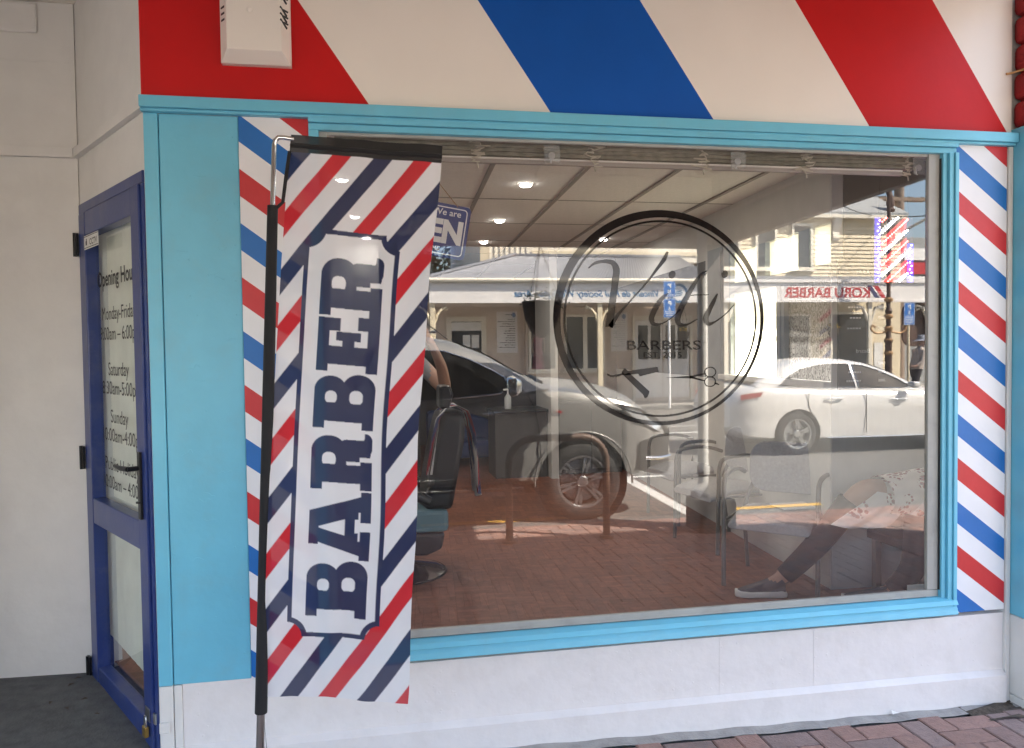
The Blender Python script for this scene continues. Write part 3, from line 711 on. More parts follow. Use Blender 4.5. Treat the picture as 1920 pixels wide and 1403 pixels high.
tag(rk.build('rubble', 'dirt', smooth=50), 'dark rubble in the gap below the corner pilaster', 'rubble')
# fallen leaves on the doorway apron and a paper scrap
for k in range(9):
    x, y = random.uniform(-1.5, -.15), random.uniform(.05, .7)
    if k == 0: x, y = -.52, .72
    if k == 1: x, y = -.33, .36
    a = random.uniform(0, 6); r_ = random.uniform(.010, .022)*(1.5 if k < 2 else 1)
    z = gz(x)+.03*(y+.085)/.96+.004
    g = G(); g.add([(x+r_*c*math.cos(a)-d*math.sin(a)*r_*.45, y+r_*c*math.sin(a)+d*math.cos(a)*r_*.45, z+h) for c, d, h in ((-1, 0, 0), (-.2, 1, .006), (1, 0, .002), (-.2, -1, .007), (0, 0, .0015))],
                  [(0, 4, 1), (1, 4, 2), (2, 4, 3), (3, 4, 0)])
    o = g.build('fallen_leaf', 'bark', fix=False)
    tag(o, 'curled brown leaf in the corner where door meets wall' if k == 0 else ('largest crumpled brown leaf in the middle of the doorway floor' if k == 1 else 'tiny dry leaf scrap scattered on the grey doorway floor'), 'leaf', 'leaves on the doorway floor')
g = G(); x = 2.96; g.add([(x, -.05, gz(x)+.006), (x+.03, -.055, gz(x)+.012), (x+.034, -.035, gz(x)+.004), (x+.008, -.03, gz(x)+.014)], [(0, 1, 2), (0, 2, 3)])
tag(g.build('paper_scrap', 'paper', fix=False), 'white paper scrap against the foot of the wall', 'litter')
# ------------------------------------------------------------------ banner flag
bn = thing('banner_flag', (.41, -.45, -.31), 'tall BARBER banner flag with red, white and navy stripes on a leaning pole', 'banner')
C00, C10, C11, C01 = at(546, 253, -.45), at(828, 272, -.52), at(764, 1313, -.53), at(494, 1306, -.45)
def fab(u, v, off=0):
    p = C00*(1-u)*(1-v)+C10*u*(1-v)+C11*u*v+C01*(1-u)*v
    wv = .018*math.sin(5.2*u+2.1*v+.4)*(.25+.75*v) + .008*math.sin(11*v-3*u) + .006*math.sin(17*u+9*v)*u + .003*math.sin(31*u-14*v)*(.3+.7*abs(v-.5))
    edge = (.0045*math.sin(9*v+1)+.003*math.sin(21*v))*u
    return Vector((p.x-.013*math.sin(math.pi*min(1, v*1.02))**.8*(1 if v < 1 else 0)+edge, p.y-wv-off, p.z-.006*math.sin(math.pi*u)*v))
NAVY, RED, WHT, BLK = np.array((.017, .025, .085)), np.array((.62, .013, .026)), np.array((.82, .81, .84)), np.array((.012, .011, .012))
def rr(a, b, x0, x1, y0, y1, r):
    cx, cy_ = (x0+x1)/2, (y0+y1)/2; qx = np.abs(a-cx)-(x1-x0)/2+r; qy = np.abs(b-cy_)-(y1-y0)/2+r
    return np.hypot(np.maximum(qx, 0), np.maximum(qy, 0))+np.minimum(np.maximum(qx, qy), 0)-r < 0
def bx_(a, b, x0, x1, y0, y1): return (a > x0) & (a < x1) & (b > y0) & (b < y1)
def tri(a, b, P):
    m_ = np.ones(a.shape, bool); s = 0
    for i in range(3):
        (x1, y1), (x2, y2) = P[i], P[(i+1) % 3]; c = (x2-x1)*(b-y1)-(y2-y1)*(a-x1); m_ &= c > 0
    return m_
def letter(ch, a, b):
    if ch == 'B':
        m_ = bx_(a, b, 0, .5, 0, .19) | bx_(a, b, 0, .5, .81, 1) | bx_(a, b, .13, .5, 0, 1) | rr(a, b, .2, .95, .47, 1, .26) | rr(a, b, .2, 1.0, 0, .55, .27)
        return m_ & ~(rr(a, b, .45, .68, .63, .82, .09) & (a > .47)) & ~(rr(a, b, .45, .71, .20, .42, .10) & (a > .47))
    if ch == 'E':
        return bx_(a, b, 0, .46, 0, .19) | bx_(a, b, 0, .46, .81, 1) | bx_(a, b, .13, .46, 0, 1) | bx_(a, b, .13, 1, 0, .19) | bx_(a, b, .13, .96, .81, 1) | bx_(a, b, .76, 1, 0, .36) | bx_(a, b, .73, .96, .64, 1) | bx_(a, b, .3, .66, .40, .60) | bx_(a, b, .56, .72, .30, .70)
    if ch == 'R':
        m_ = bx_(a, b, 0, .5, 0, .19) | bx_(a, b, 0, .4, .81, 1) | bx_(a, b, .12, .44, 0, 1) | rr(a, b, .2, .93, .42, 1, .27)
        m_ &= ~(rr(a, b, .40, .64, .60, .82, .09) & (a > .44))
        leg = rr(a, b, .50, .88, .02, .56, .14) & ~((a < .58) & (b < .20))
        tail = (rr(a, b, .60, 1.0, 0, .26, .12)) & ~rr(a, b, .86, 1.1, .13, .5, .06)
        return m_ | leg | tail
    m_ = tri(a, b, [(.02, 0), (.98, 0), (.5, 1.75)]) & (b < 1)
    m_ &= ~(tri(a, b, [(.36, .42), (.60, .42), (.47, .88)])) & ~((b < .26) & (a > .40) & (a < .60)) & ~bx_(a, b, .28, .7, 0, .20)
    return m_ | bx_(a, b, 0, .42, 0, .17) | bx_(a, b, .55, 1, 0, .17) | bx_(a, b, .22, .60, .84, 1)
LET = [('B', 1149, 1043), ('A', 1041, 912), ('R', 909, 800), ('B', 794, 690), ('E', 687, 583), ('R', 583, 469)]
def paint(U, V):
    xb = U*273; yb = V*1052-32
    ph = (xb+yb/1.45) % 146
    col = np.where(((ph > 4) & (ph < 38))[..., None], NAVY, np.where(((ph > 76) & (ph < 110))[..., None], RED, WHT))
    xl, xr, yt, ybm = 41, 214, 138+(xb-41)*.035, 902+(xb-41)*.012
    def panel(g_, r_):
        m_ = (xb > xl+g_) & (xb < xr-g_) & (yb > yt+g_) & (yb < ybm-g_)
        for cx_, top in ((xl, 1), (xr, 1), (xl, 0), (xr, 0)):
            cy2 = (138 if top else 902)+(cx_-41)*(.035 if top else .012)
            m_ &= np.hypot(xb-cx_, yb-cy2) > r_
        return m_
    col = np.where(panel(0, 27)[..., None], NAVY, col); col = np.where(panel(8.5, 37)[..., None], WHT, col)
    b = (188-xb)/114.
    for ch, s0, s1 in LET:
        tilt = (xb-130)*.04
        a = ((s0-285)-(yb-tilt))/(s0-s1)
        col = np.where((letter(ch, a, b) & (a > 0) & (a < 1) & (b > 0) & (b < 1))[..., None], NAVY, col)
    col = np.where((yb < 0)[..., None], BLK, col)
    return col
NU, NV = 230, 800
uu, vv = np.meshgrid(np.linspace(0, 1, NU+1), np.linspace(0, 1, NV+1), indexing='ij')
acc = 0
for dx_, dy_ in ((-.25, -.25), (.25, -.25), (-.25, .25), (.25, .25)): acc = acc+paint(uu+dx_/NU, vv+dy_/NV)
acc = acc/4
g = G(); g.grid(lambda a, b: fab(a, b), NU, NV); me = g.mesh('flag', [], smooth=180, fix=False)
M['flag'] = mat('flag', (1, 1, 1), .75, use_vc=True, namt=.02, transl=.25, alpha_mix=.085, bump=.05, bscale=500)
me.materials.append(M['flag'])
ca = me.color_attributes.new('paint', 'FLOAT_COLOR', 'POINT')
ca.data.foreach_set('color', np.concatenate([acc.reshape(-1, 3), np.ones((acc.size//3, 1))], 1).astype(np.float32).ravel())
fl = link('flag', me, bn)
pb, pt = at(487, 1445, -.45), at(514, 268, -.45)
pdir = (pt-pb).normalized()
def pole(z): t = (z-pb.z)/(pt.z-pb.z); return pb+(pt-pb)*t
g = G(); g.tube([pole(.07), pole(.7), pole(1.2), pole(1.672)], [.0195, .019, .018, .0165], 12); g.tube([fab(0, .03)+Vector((.0, -.001, 0)), fab(0, .07)+Vector((-.004, -.002, 0)), fab(0, .12)+Vector((-.008, -.002, 0)), pole(1.665)+Vector((.012, -.002, 0))], .006, 6)
g.build('sleeve', 'black_cloth', bn, smooth=50)
g = G(); top = [fab(u, .012) for u in np.linspace(0, 1, 14)]
g.tube([p+Vector((0, .002, -.012)) for p in top], .008, 8); g.build('top_sleeve', 'black_cloth', bn, smooth=50)
g = G(); g.tube([pole(1.6), pole(1.80), pole(1.86), pole(1.86)+Vector((.004, 0, .014)), pole(1.86)+Vector((.014, 0, .024)), fab(0, .008)+Vector((-.02, 0, .004)), fab(0, .008)+Vector((.01, .001, 0))], .0075, 10)
g.build('rod', 'chrome', bn, smooth=50)
g = G(); q = pole(-.30); g.tube([pole(.09), pole(-.1), q], .013, 12)
g.tube([q+Vector((-.3, .1, -.005)), q+Vector((.3, -.1, -.005))], .012, 8); g.tube([q+Vector((-.1, -.28, -.005)), q+Vector((.1, .28, -.005))], .012, 8)
g.build('stand', 'steel', bn, smooth=50)
g = G(); a_ = pole(.05)+Vector((.012, -.016, 0)); g.tube([a_+Vector((-.022, 0, -.26)), a_, a_+Vector((.016, 0, -.26))], .002, 6); g.build('tether', 'black_cloth', bn)
g = G(); g.tube([fab(u, 1)+Vector((0, -.001, .006)) for u in np.linspace(.0, 1, 20)], .0012, 5); g.build('hem', 'black_cloth', bn) if False else None
# ------------------------------------------------------------------ behind the glass
bl = thing('rolled_blind', (1.9, .1, 2.0), 'rolled-up slatted blind along the top of the shop window', 'blind')
g = G()
for k in range(11):
    z = 1.985+.0055*k; g.box(.66, 3.16, .085+.004*(k % 3), .125+.004*(k % 2), z, z+.0042)
g.build('slat', 'blind_slat', bl)['kind'] = 'stuff'
g = G(); g.box(.66, 3.10, .08, .10, 1.970, 1.9765); g.build('bottom_rail', 'blind_rail', bl, bevel=.002); g = G(); g.box(.66, 3.10, .081, .099, 1.9525, 1.9695); g.build('bottom_slat', 'ceil_grid', bl, bevel=.002)
g = G(); g.box(.64, 3.17, .07, .12, 2.049, 2.058); g.box(.64, 3.17, .066, .0695, 2.040, 2.050)
g.build('head_rail', 'blind_rail', bl, bevel=.002)
for x in (1.43, 1.92, 2.46): g = G(); g.box(x-.014, x+.014, .062, .0655, 2.037, 2.049); g.build('bracket', 'room_dark', bl)
for x in (1.21, 1.69, 2.16, 2.63, 3.12):
    g = G(); pts = []
    for k in range(34): pts.append((x+random.gauss(0, .018)+.01*math.sin(k), .078+random.uniform(-.008, .006), 2.045-.0027*k+random.gauss(0, .004)))
    pts += [(x, .076, 1.95), (x+.004, .076, 1.93)]
    g.tube(pts, .0028, 5); g.build('cord_knot', 'string', bl, smooth=60)
for i, x in enumerate((1.51, 2.31, 3.165)):
    h = thing('suction_hook', (x, .056, 2.0), ['clear square stick-on hook on the glass left of the black ring', 'clear square stick-on hook on the glass above the ring', 'clear stick-on hook in the top right corner of the glass'][i], 'hook', 'clear hooks on the shop glass')
    g = G(); g.box(x-.033, x+.033, .056, .060, 1.955, 2.025); g.build('plate', 'gel', h, bevel=.008)
    g = G(); g.lathe([(.014, 0), (.014, .006), (.008, .010), (0, .010)], (x, .061, 1.985), 14, axis='y'); g.tube([(x, .066, 1.982), (x, .078, 1.975), (x, .080, 1.962), (x, .072, 1.957)], .003, 6); g.build('hook', 'steel', h, smooth=50)
# open sign, hanging askew on a cord
os_ = thing('open_sign', (1.02, .15, 1.7), 'blue We are OPEN sign hanging askew behind the glass', 'sign')
ro = R(-9.5); oc = Vector((1.015, .15, 1.705)); ox = Vector((math.cos(ro), 0, math.sin(ro))); oz = Vector((-math.sin(ro), 0, math.cos(ro)))
def op(a, b, off=0): return oc+ox*a+oz*b+Vector((0, -off, 0))
def rrect2(hw, hh, r, n=6):
    o = []
    for cx_, cz_, a0 in ((hw-r, hh-r, 0), (-hw+r, hh-r, 90), (-hw+r, -hh+r, 180), (hw-r, -hh+r, 270)):
        for k in range(n+1): a = R(a0+90*k/n); o.append((cx_+r*math.cos(a), cz_+r*math.sin(a)))
    return o
HW, HH = .165, .108
g = G(); g.prism([op(a, b) for a, b in rrect2(HW, HH, .02)], (0, .004, 0)); g.build('board', 'sign_blue', os_)
g = G(); A, B = rrect2(HW-.012, HH-.012, .016), rrect2(HW-.0165, HH-.0165, .012)
for i in range(len(A)):
    j = (i+1) % len(A); g.poly([op(*A[i], .001), op(*A[j], .001), op(*B[j], .001), op(*B[i], .001)])
text(g, 'Come In. We are', op(-.135, .062, .001), ox, oz, .262, .026, bold=.012)
text(g, 'OPEN', op(-.142, -.045, .001), ox, oz, .284, .090, bold=.05)
text(g, 'WELCOME', op(-.06, -.083, .001), ox, oz, .12, .018, bold=.01)
g.build('lettering', 'sign_white', os_, fix=False)
g = G(); g.tube([op(-.11, HH-.006), (1.0, .15, 1.965), op(.11, HH-.006)], .0015, 5); g.build('cord', 'cord', os_)
# ceiling downlights
lights = [(1.79, 1.93), (1.86, 3.34), (1.92, 4.61), (3.05, 4.32), (.64, 1.92), (.70, 3.26), (.79, 4.42)]
ll = ['round ceiling downlight nearest the shop window, largest of its row', 'second round ceiling downlight from the window, middle of its row', 'third ceiling downlight from the window, next to the tree reflection', 'small ceiling downlight beside the top of the black ring',
      'downlight showing through the top of the banner', 'downlight showing through the banner below the topmost one', 'downlight showing through the banner just above its white panel']
for i, (x, y) in enumerate(lights):
    d = thing('downlight', (x, y, CZ), ll[i], 'downlight', 'ceiling downlights in the shop')
    g = G(); g.lathe([(.050, -.001), (.050, -.006), (.038, -.010), (.036, -.004)], (x, y, CZ), 24, cap=False); g.build('rim', 'sign_white', d, smooth=40)
    g = G(); g.lathe([(.037, -.009), (.028, -.018), (0, -.022)], (x, y, CZ), 20, cap=False); g.build('lamp', 'lamp_glow', d, smooth=40)
    la = bpy.data.lights.new('downlight_lamp', 'AREA'); la.shape = 'DISK'; la.size = .08; la.energy = .7; la.color = (1, .94, .84)
    lo = bpy.data.objects.new('downlight_lamp', la); COL.objects.link(lo); lo.parent = d; lo.location = (0, 0, -.032)
# LED barber sign
ld = thing('led_sign', (3.19, .25, 1.62), 'lit LED sign with red, white and blue diagonal light rows behind the glass', 'sign')
lx0, lx1, lz0, lz1 = 3.085, 3.285, 1.50, 1.80
g = G(); g.box(lx0, lx1, .255, .262, lz0, lz1); g.build('board', 'clear', ld)
g = G(); g.box(lx0, lx0+.026, .250, .2545, lz0, lz1); g.box(lx1-.030, lx1, .250, .2545, lz0, lz1-.12); g.build('side_band', 'led_board_blue', ld)
g = G()
for k in (0, 1, 2): 
    pl = clip(clip([(lx0+.03, lz0), (lx1-.034, lz0), (lx1-.034, lz1), (lx0+.03, lz1)], lambda p: (p[1]-lz0-.85*(p[0]-lx0))-(-.09+.10*k)), lambda p: (-.03+.10*k)-(p[1]-lz0-.85*(p[0]-lx0)))
    if len(pl) > 2: g.poly([(x, .253, z) for x, z in pl])
g.build('red_band', 'led_board_red', ld, fix=False)
def bulbs(name, pts, mk):
    g = G()
    for x, z in pts: g.ell((x, .245, z), (.0042, .004, .0042), 6, 4)
    o = g.build(name, mk, ld); return o
bulbs('blue_light', [(lx0+.012+.008*(k % 2), lz0+.012+.016*k) for k in range(18)] + [(lx1-.014-.008*(k % 2), lz0+.012+.016*k) for k in range(11)], 'led_blue')
wp, rp_ = [], []
for k in range(8):
    c = -.10+.05*k
    for j in range(16):
        x = lx0+.034+.010*j; z = lz0+c+.85*(x-lx0)
        if lz0 < z < lz1 and x < lx1-.03: (wp if k % 2 == 0 else rp_).append((x, z))
bulbs('white_light', wp, 'led_white'); bulbs('red_light', rp_, 'led_red')
g = G(); g.tube([(lx0+.02, .258, lz1), (lx0+.05, .258, CZ)], .001, 4); g.tube([(lx1-.02, .258, lz1), (lx1-.05, .258, CZ)], .001, 4); g.build('hanger', 'wire', ld)
# price board, read from behind
bd = thing('price_board', (3.56, 1.03, 1.3), 'dark board with reversed white price list in the side nook', 'board')
g = G(); g.box(3.405, 3.725, 1.02, 1.032, .955, 1.70); g.build('panel', 'room_dark', bd)
g = G(); YB = 1.0185
def rev(body, x, z, w_, h_): text(g, body, (x, YB, z), (-1, 0, 0), (0, 0, 1), w_, h_)
rev('Adults', 3.60, 1.615, .085, .024); rev('Beard', 3.60, 1.165, .085, .024)
for z in (1.56, 1.50, 1.42, 1.36, 1.30, 1.10, 1.05, 1.0):
    for _ in range(1):
        wd = random.uniform(.07, .12); xx = 3.545
        while wd > 0: b_ = random.uniform(.008, .02); g.poly([(xx, YB, z), (xx-b_, YB, z), (xx-b_, YB, z+.009), (xx, YB, z+.009)]); xx -= b_+.004; wd -= b_+.004
    g.poly([(3.70, YB, z-.002), (3.655, YB, z-.002), (3.655, YB, z+.014), (3.70, YB, z+.014)])
g.build('lettering', 'sign_white', bd, fix=False)
# barber chair
bc = thing('barber_chair', (.94, 1.98, FZ), 'black barber chair on a round chrome base, cape over its back', 'barber chair')
g = G(); g.lathe([(.30, 0), (.30, .012), (.26, .03), (.12, .055), (.06, .07), (0, .07)], (.94, 1.98, FZ), 40); g.build('base_plate', 'chrome', bc, smooth=40)
g = G(); g.lathe([(.305, 0), (.312, .006), (.305, .013), (.301, .006)], (.94, 1.98, FZ), 40, cap=False); g.build('base_ring', 'black_plastic', bc, smooth=60)
g = G(); g.tube([(.94, 1.98, FZ+.06), (.94, 1.98, .06)], .045, 16); g.tube([(.94, 1.98, .02), (.80, 1.90, -.10)], .012, 8); g.build('column', 'chrome', bc, smooth=40)
g = G(); g.box(.62, 1.24, 1.70, 2.26, .105, .245); g.build('seat', 'vinyl_teal', bc, bevel=.03)
g = G(); g.loft([[(x, y, z) for y in (1.72, 2.24) for x, z in (((xa, za), (xb, zb)) if y < 2 else ((xb, zb), (xa, za)))] for xa, za, xb, zb in ((.66, .10, 1.22, .10), (.74, .02, 1.20, .0), (.90, -.03, 1.10, -.04))]); g.build('seat_pan', 'vinyl_black', bc, bevel=.02)
g = G(); bs = [(1.10, 1.26, .24), (1.13, 1.30, .45), (1.17, 1.34, .65), (1.20, 1.35, .78), (1.22, 1.33, .83)]
g.loft([[(a, 1.72, z), (b, 1.70, z), (b+.03, 1.98, z), (b, 2.26, z), (a, 2.24, z), (a-.03, 1.98, z)] for a, b, z in bs]); g.build('backrest', 'vinyl_black', bc, bevel=.03, smooth=50)
g = G(); g.loft([[(1.21, 1.86, z), (1.21+t_, 1.86, z), (1.21+t_, 2.10, z), (1.21, 2.10, z)] for z, t_ in ((.84, .06), (.93, .09), (.99, .07))]); g.build('headrest', 'vinyl_black', bc, bevel=.02)
for y in (1.66, 2.30):
    g = G(); g.tube([(.72, y, .47), (.9, y, .44), (1.12, y, .30)], [.03, .038, .034], 10); g.tube([(.85, y, .43), (.85, y, .16)], .014, 8); g.build('armrest', 'vinyl_black', bc, smooth=50)
g = G(); g.box(.25, .52, 1.78, 2.18, -.12, -.09); g.tube([(.5, 1.85, -.1), (.75, 1.85, .08)], .012, 6); g.tube([(.5, 2.11, -.1), (.75, 2.11, .08)], .012, 6); g.build('footrest', 'chrome', bc, bevel=.006)
# cape over the chair back
def cape(u, v):
    y = 1.70+.30*u+.02*math.sin(9*v); t = v*1.35
    pth = [(1.13, .46), (1.16, .64), (1.19, .80), (1.24, .862), (1.31, .875), (1.37, .84), (1.41, .70), (1.43, .55), (1.44, .40), (1.445, .33)]
    k = v*(len(pth)-1); i = min(int(k), len(pth)-2); f = k-i
    x = pth[i][0]*(1-f)+pth[i+1][0]*f; z = pth[i][1]*(1-f)+pth[i+1][1]*f
    fo = .018*math.sin(u*16+v*4)*min(1, abs(v-.42)*3)
    return Vector((x+fo, y+.06*v, z-.05*math.sin(u*3)*(1 if v > .6 else .3)))
g = G(); g.grid(cape, 40, 60); me = g.mesh('draped_cape', [], smooth=180, fix=False)
M['cape'] = mat('cape', (1, 1, 1), .85, use_vc=True, namt=.05); me.materials.append(M['cape'])
ca = me.color_attributes.new('paint', 'FLOAT_COLOR', 'POINT'); cc = []
for i in range(41):
    for j in range(61):
        s_ = (i/40*2.2+j/60*2.6) % 1
        cc += [(.62, .62, .62, 1)] if s_ < .5 else ([(.30, .02, .03, 1)] if s_ < .75 else [(.04, .05, .15, 1)])
ca.data.foreach_set('color', np.array(cc, dtype=np.float32).ravel())
tag(link('draped_cape', me), 'striped red, white and navy cape draped over the barber chair back', 'cape')
# barber, arms raised at work
J = [((.95, 2.62, .72), .13), ((.95, 2.60, .90), .14), ((.96, 2.57, 1.08), .15), ((.96, 2.55, 1.18), .075), ((.96, 2.54, 1.26), .055),
     ((1.14, 2.53, 1.12), .062), ((1.30, 2.36, .93), .048), ((1.26, 2.22, 1.10), .040), ((1.20, 2.14, 1.23), .028), ((1.16, 2.09, 1.29), .034),
     ((.78, 2.53, 1.12), .062), ((.66, 2.36, .98), .048), ((.74, 2.2, 1.10), .040), ((.80, 2.12, 1.2), .028), ((.84, 2.06, 1.24), .034),
     ((1.05, 2.62, .62), .10), ((1.06, 2.60, .22), .075), ((1.06, 2.66, -.12), .05), ((1.06, 2.56, -.17), .04),
     ((.85, 2.62, .62), .10), ((.84, 2.60, .22), .075), ((.84, 2.66, -.12), .05), ((.84, 2.56, -.17), .04)]
E_ = [(0, 1), (1, 2), (2, 3), (3, 4), (2, 5), (5, 6), (6, 7), (7, 8), (8, 9), (2, 10), (10, 11), (11, 12), (12, 13), (13, 14), (0, 15), (15, 16), (16, 17), (17, 18), (0, 19), (19, 20), (20, 21), (21, 22)]
def fingers(jn, ed, hand, wrist, side, up, n0):
    d = (Vector(hand)-Vector(wrist)).normalized(); s = Vector(side); u = Vector(up)
    for k in range(4):
        b = Vector(hand)+s*(.030-.020*k)+d*.012; ln = (.055, .066, .062, .048)[k]; i = len(jn)
        jn += [(tuple(b), .011), (tuple(b+d*ln*.55-u*.006), .009), (tuple(b+d*ln-u*.026), .0075)]; ed += [(n0, i), (i, i+1), (i+1, i+2)]
    b = Vector(hand)+s*.036-d*.02; i = len(jn)
    jn += [(tuple(b), .012), (tuple(b+s*.022+d*.03), .010), (tuple(b+s*.024+d*.056), .008)]; ed += [(n0, i), (i, i+1), (i+1, i+2)]
def dressed(name, loc, label, J, E_, head, look, zones, hairk='hair', hat=None, extra=None):
    t = thing(name, loc, label, 'person')
    body = skin_body('body', J, E_, ['skin']+[k for k, _ in zones], t)
    me = body.data
    for p in me.polygons:
        for zi, (_, fn) in enumerate(zones):
            if fn(p.center): p.material_index = zi+1
    h = Vector(head); f = Vector(look).normalized(); s = f.cross(Vector((0, 0, 1))).normalized(); u = s.cross(f)
    rot = Matrix((s, f, u)).transposed()
    g = G(); g.ell(h, (.075, .095, .115), 20, 14, rot=rot); g.ell(h+f*.06-u*.06, (.05, .045, .05), 14, 8, rot=rot)
    g.loft([[h+f*.085+s*.012+u*.02, h+f*.085-s*.012+u*.02, h+f*.092+u*.024], [h+f*.098+s*.016-u*.025, h+f*.098-s*.016-u*.025, h+f*.118-u*.02]])
    for k in (-1, 1):
        g.ell(h+s*.077*k-u*.005, (.012, .02, .032), 8, 6, rot=rot)
    g.tube([h-u*.14-f*.01, h-u*.07], [.055, .052], 12)
    g.build('head', 'skin', t, smooth=180)
    g = G()
    for k in (-1, 1): g.ell(h+f*.088+s*.032*k+u*.012, (.013, .008, .007), 8, 6, rot=rot)
    g.build('eyes', 'print', t, smooth=180)
    g = G(); g.ell(h+f*.098-u*.058, (.024, .008, .006), 10, 6, rot=rot); g.build('mouth', 'led_board_red' if False else 'jacket', t, smooth=180)
    g = G(); g.ell(h-f*.018+u*.028, (.083, .095, .105), 20, 14, rot=rot); g.build('hair', hairk, t, smooth=180)
    if hat: hat(t, h, f, s, u, rot)
    return t
fingers(J, E_, J[9][0], J[8][0], (0, .5, .86), (.7, 0, -.3), 9); fingers(J, E_, J[14][0], J[13][0], (0, .5, .86), (-.7, 0, -.3), 14)
bp = dressed('person', (.95, 2.62, FZ), 'person in grey T-shirt working with one bare arm raised behind the chair', J, E_, (.96, 2.50, 1.40), (.0, -1, -.35),
        [('shirt_grey', lambda c: c.z > .62 and not (abs(c.x-.96) > .235 or c.y < 2.40)), ('trousers', lambda c: c.z <= .68 and .6 < c.x < 1.3 and c.y > 2.42 and c.z > -.13), ('shoe_grey', lambda c: c.z <= -.13)])
# waiting chairs
def waiting_chair(loc, ang, label):
    ch = thing('waiting_chair', (0, 0, 0), label, 'chair', 'grey waiting chairs in the shop')
    g = G(); pr = []
    for k in range(7):
        t = k/6; y = -.25+.48*t; pr.append((y, .42+.03*math.sin(math.pi*t)-.02*(1-t)**3))
    g.loft([[(-.22, y, z-.055), (-.235, y, z-.03), (-.20, y, z), (0, y, z+.012), (.20, y, z), (.235, y, z-.03), (.22, y, z-.055)] for y, z in pr]); g.build('seat', 'chair_fabric', ch, smooth=60, bevel=.01)
    g = G(); o = rrect2(.235, .155, .10, 8)
    def bk(a, b, d): return (a, .235+.10*(b)+d-.25*a*a, .66+b)
    F1 = [bk(a, b, -.02) for a, b in o]; F2 = [bk(a, b, .02) for a, b in o]; n_ = len(o)
    g.add(F1+F2+[bk(0, 0, -.028), bk(0, 0, .028)], [(i, (i+1) % n_, n_+(i+1) % n_, n_+i) for i in range(n_)]+[(2*n_, (i+1) % n_, i) for i in range(n_)]+[(2*n_+1, n_+i, n_+(i+1) % n_) for i in range(n_)])
    g.build('backrest', 'chair_fabric', ch, smooth=50, bevel=.008)
    for s_ in (-1, 1):
        x = .265*s_
        g = G(); g.tube(cr([(x, -.22, .0), (x, -.21, .40), (x, -.20, .60), (x, -.14, .655), (x, .05, .66), (x, .20, .62)], 4), .014, 8); g.build('arm', 'chair_metal', ch, smooth=60)
        g = G(); g.tube(cr([(x, .26, 0), (x, .20, .35), (x*.9, .22, .5), (x*.7, .25, .62)], 4), .013, 8); g.tube([(x, -.2, .385), (x, .2, .385)], .010, 6); g.build('leg', 'chair_metal', ch, smooth=60)
    g = G(); g.tube([(-.265, -.16, .375), (.265, -.16, .375)], .010, 6); g.tube([(-.265, .16, .385), (.265, .16, .385)], .010, 6); g.build('crossbar', 'chair_metal', ch)
    ch.location = loc; ch.rotation_euler = (0, 0, ang); return ch
waiting_chair((3.16, 1.24, FZ), R(-44), 'grey fabric chair nearest the glass with a rounded back and thin arms')
waiting_chair((3.35, 3.05, FZ), R(-84), 'grey chair farthest from the glass, behind the downpipe reflection')
waiting_chair((3.25, 2.20, FZ), R(-80), 'grey chair in the middle of the row along the side wall')
g = G(); g.box(3.12, 3.34, 1.12, 1.28, FZ+.462, FZ+.470); tag(g.build('magazine', 'paper', bevel=.002), 'pale magazine lying on the nearest grey chair', 'magazine')
# seated person in a floral dress
hp = Vector((3.86, .66, .30)); k1, k2 = Vector((3.42, .80, .43)), Vector((3.60, .60, .40))
J = [(tuple(hp), .15), ((3.90, .66, .48), .14), ((3.93, .66, .68), .15), ((3.93, .66, .80), .07), ((3.93, .66, .87), .05),
     ((3.95, .48, .76), .055), ((4.06, .42, .56), .045), ((4.06, .50, .40), .032), ((4.04, .54, .36), .032), ((3.95, .84, .76), .055), ((4.08, .90, .58), .045), ((4.06, .84, .44), .032), ((4.04, .82, .42), .032),
     ((3.80, .76, .33), .10), (tuple(k1), .074), ((3.20, .92, .10), .058), ((3.02, 1.0, -.11), .042), ((2.92, 1.03, -.16), .038),
     ((3.80, .62, .33), .10), (tuple(k2), .074), ((3.58, .62, .05), .056), ((3.52, .70, -.11), .040), ((3.42, .78, -.16), .036)]
E_ = [(0, 1), (1, 2), (2, 3), (3, 4), (2, 5), (5, 6), (6, 7), (7, 8), (2, 9), (9, 10), (10, 11), (11, 12), (0, 13), (13, 14), (14, 15), (15, 16), (16, 17), (0, 18), (18, 19), (19, 20), (20, 21), (21, 22)]
fingers(J, E_, J[8][0], J[7][0], (0, .9, .1), (0, 0, 1), 8); fingers(J, E_, J[12][0], J[11][0], (0, -.9, .1), (0, 0, 1), 12)
M['floral'] = mat('floral', (.72, .70, .67), .85, namt=.02)
m = M['floral']; n = m.node_tree.nodes; L = m.node_tree.links; bs_ = n['Principled BSDF']
prev = bs_.inputs['Base Color'].links[0].from_socket
tcx = n.new('ShaderNodeTexCoord'); v1 = n.new('ShaderNodeTexVoronoi'); v1.inputs['Scale'].default_value = 6.5; L.new(tcx.outputs['Object'], v1.inputs['Vector'])
v2 = n.new('ShaderNodeTexVoronoi'); v2.inputs['Scale'].default_value = 42; L.new(tcx.outputs['Object'], v2.inputs['Vector'])
a1 = n.new('ShaderNodeMath'); a1.operation = 'LESS_THAN'; a1.inputs[1].default_value = .46; L.new(v1.outputs['Distance'], a1.inputs[0])
a2 = n.new('ShaderNodeMath'); a2.operation = 'LESS_THAN'; a2.inputs[1].default_value = .5; L.new(v2.outputs['Distance'], a2.inputs[0])
a3 = n.new('ShaderNodeMath'); a3.operation = 'MULTIPLY'; L.new(a1.outputs[0], a3.inputs[0]); L.new(a2.outputs[0], a3.inputs[1])
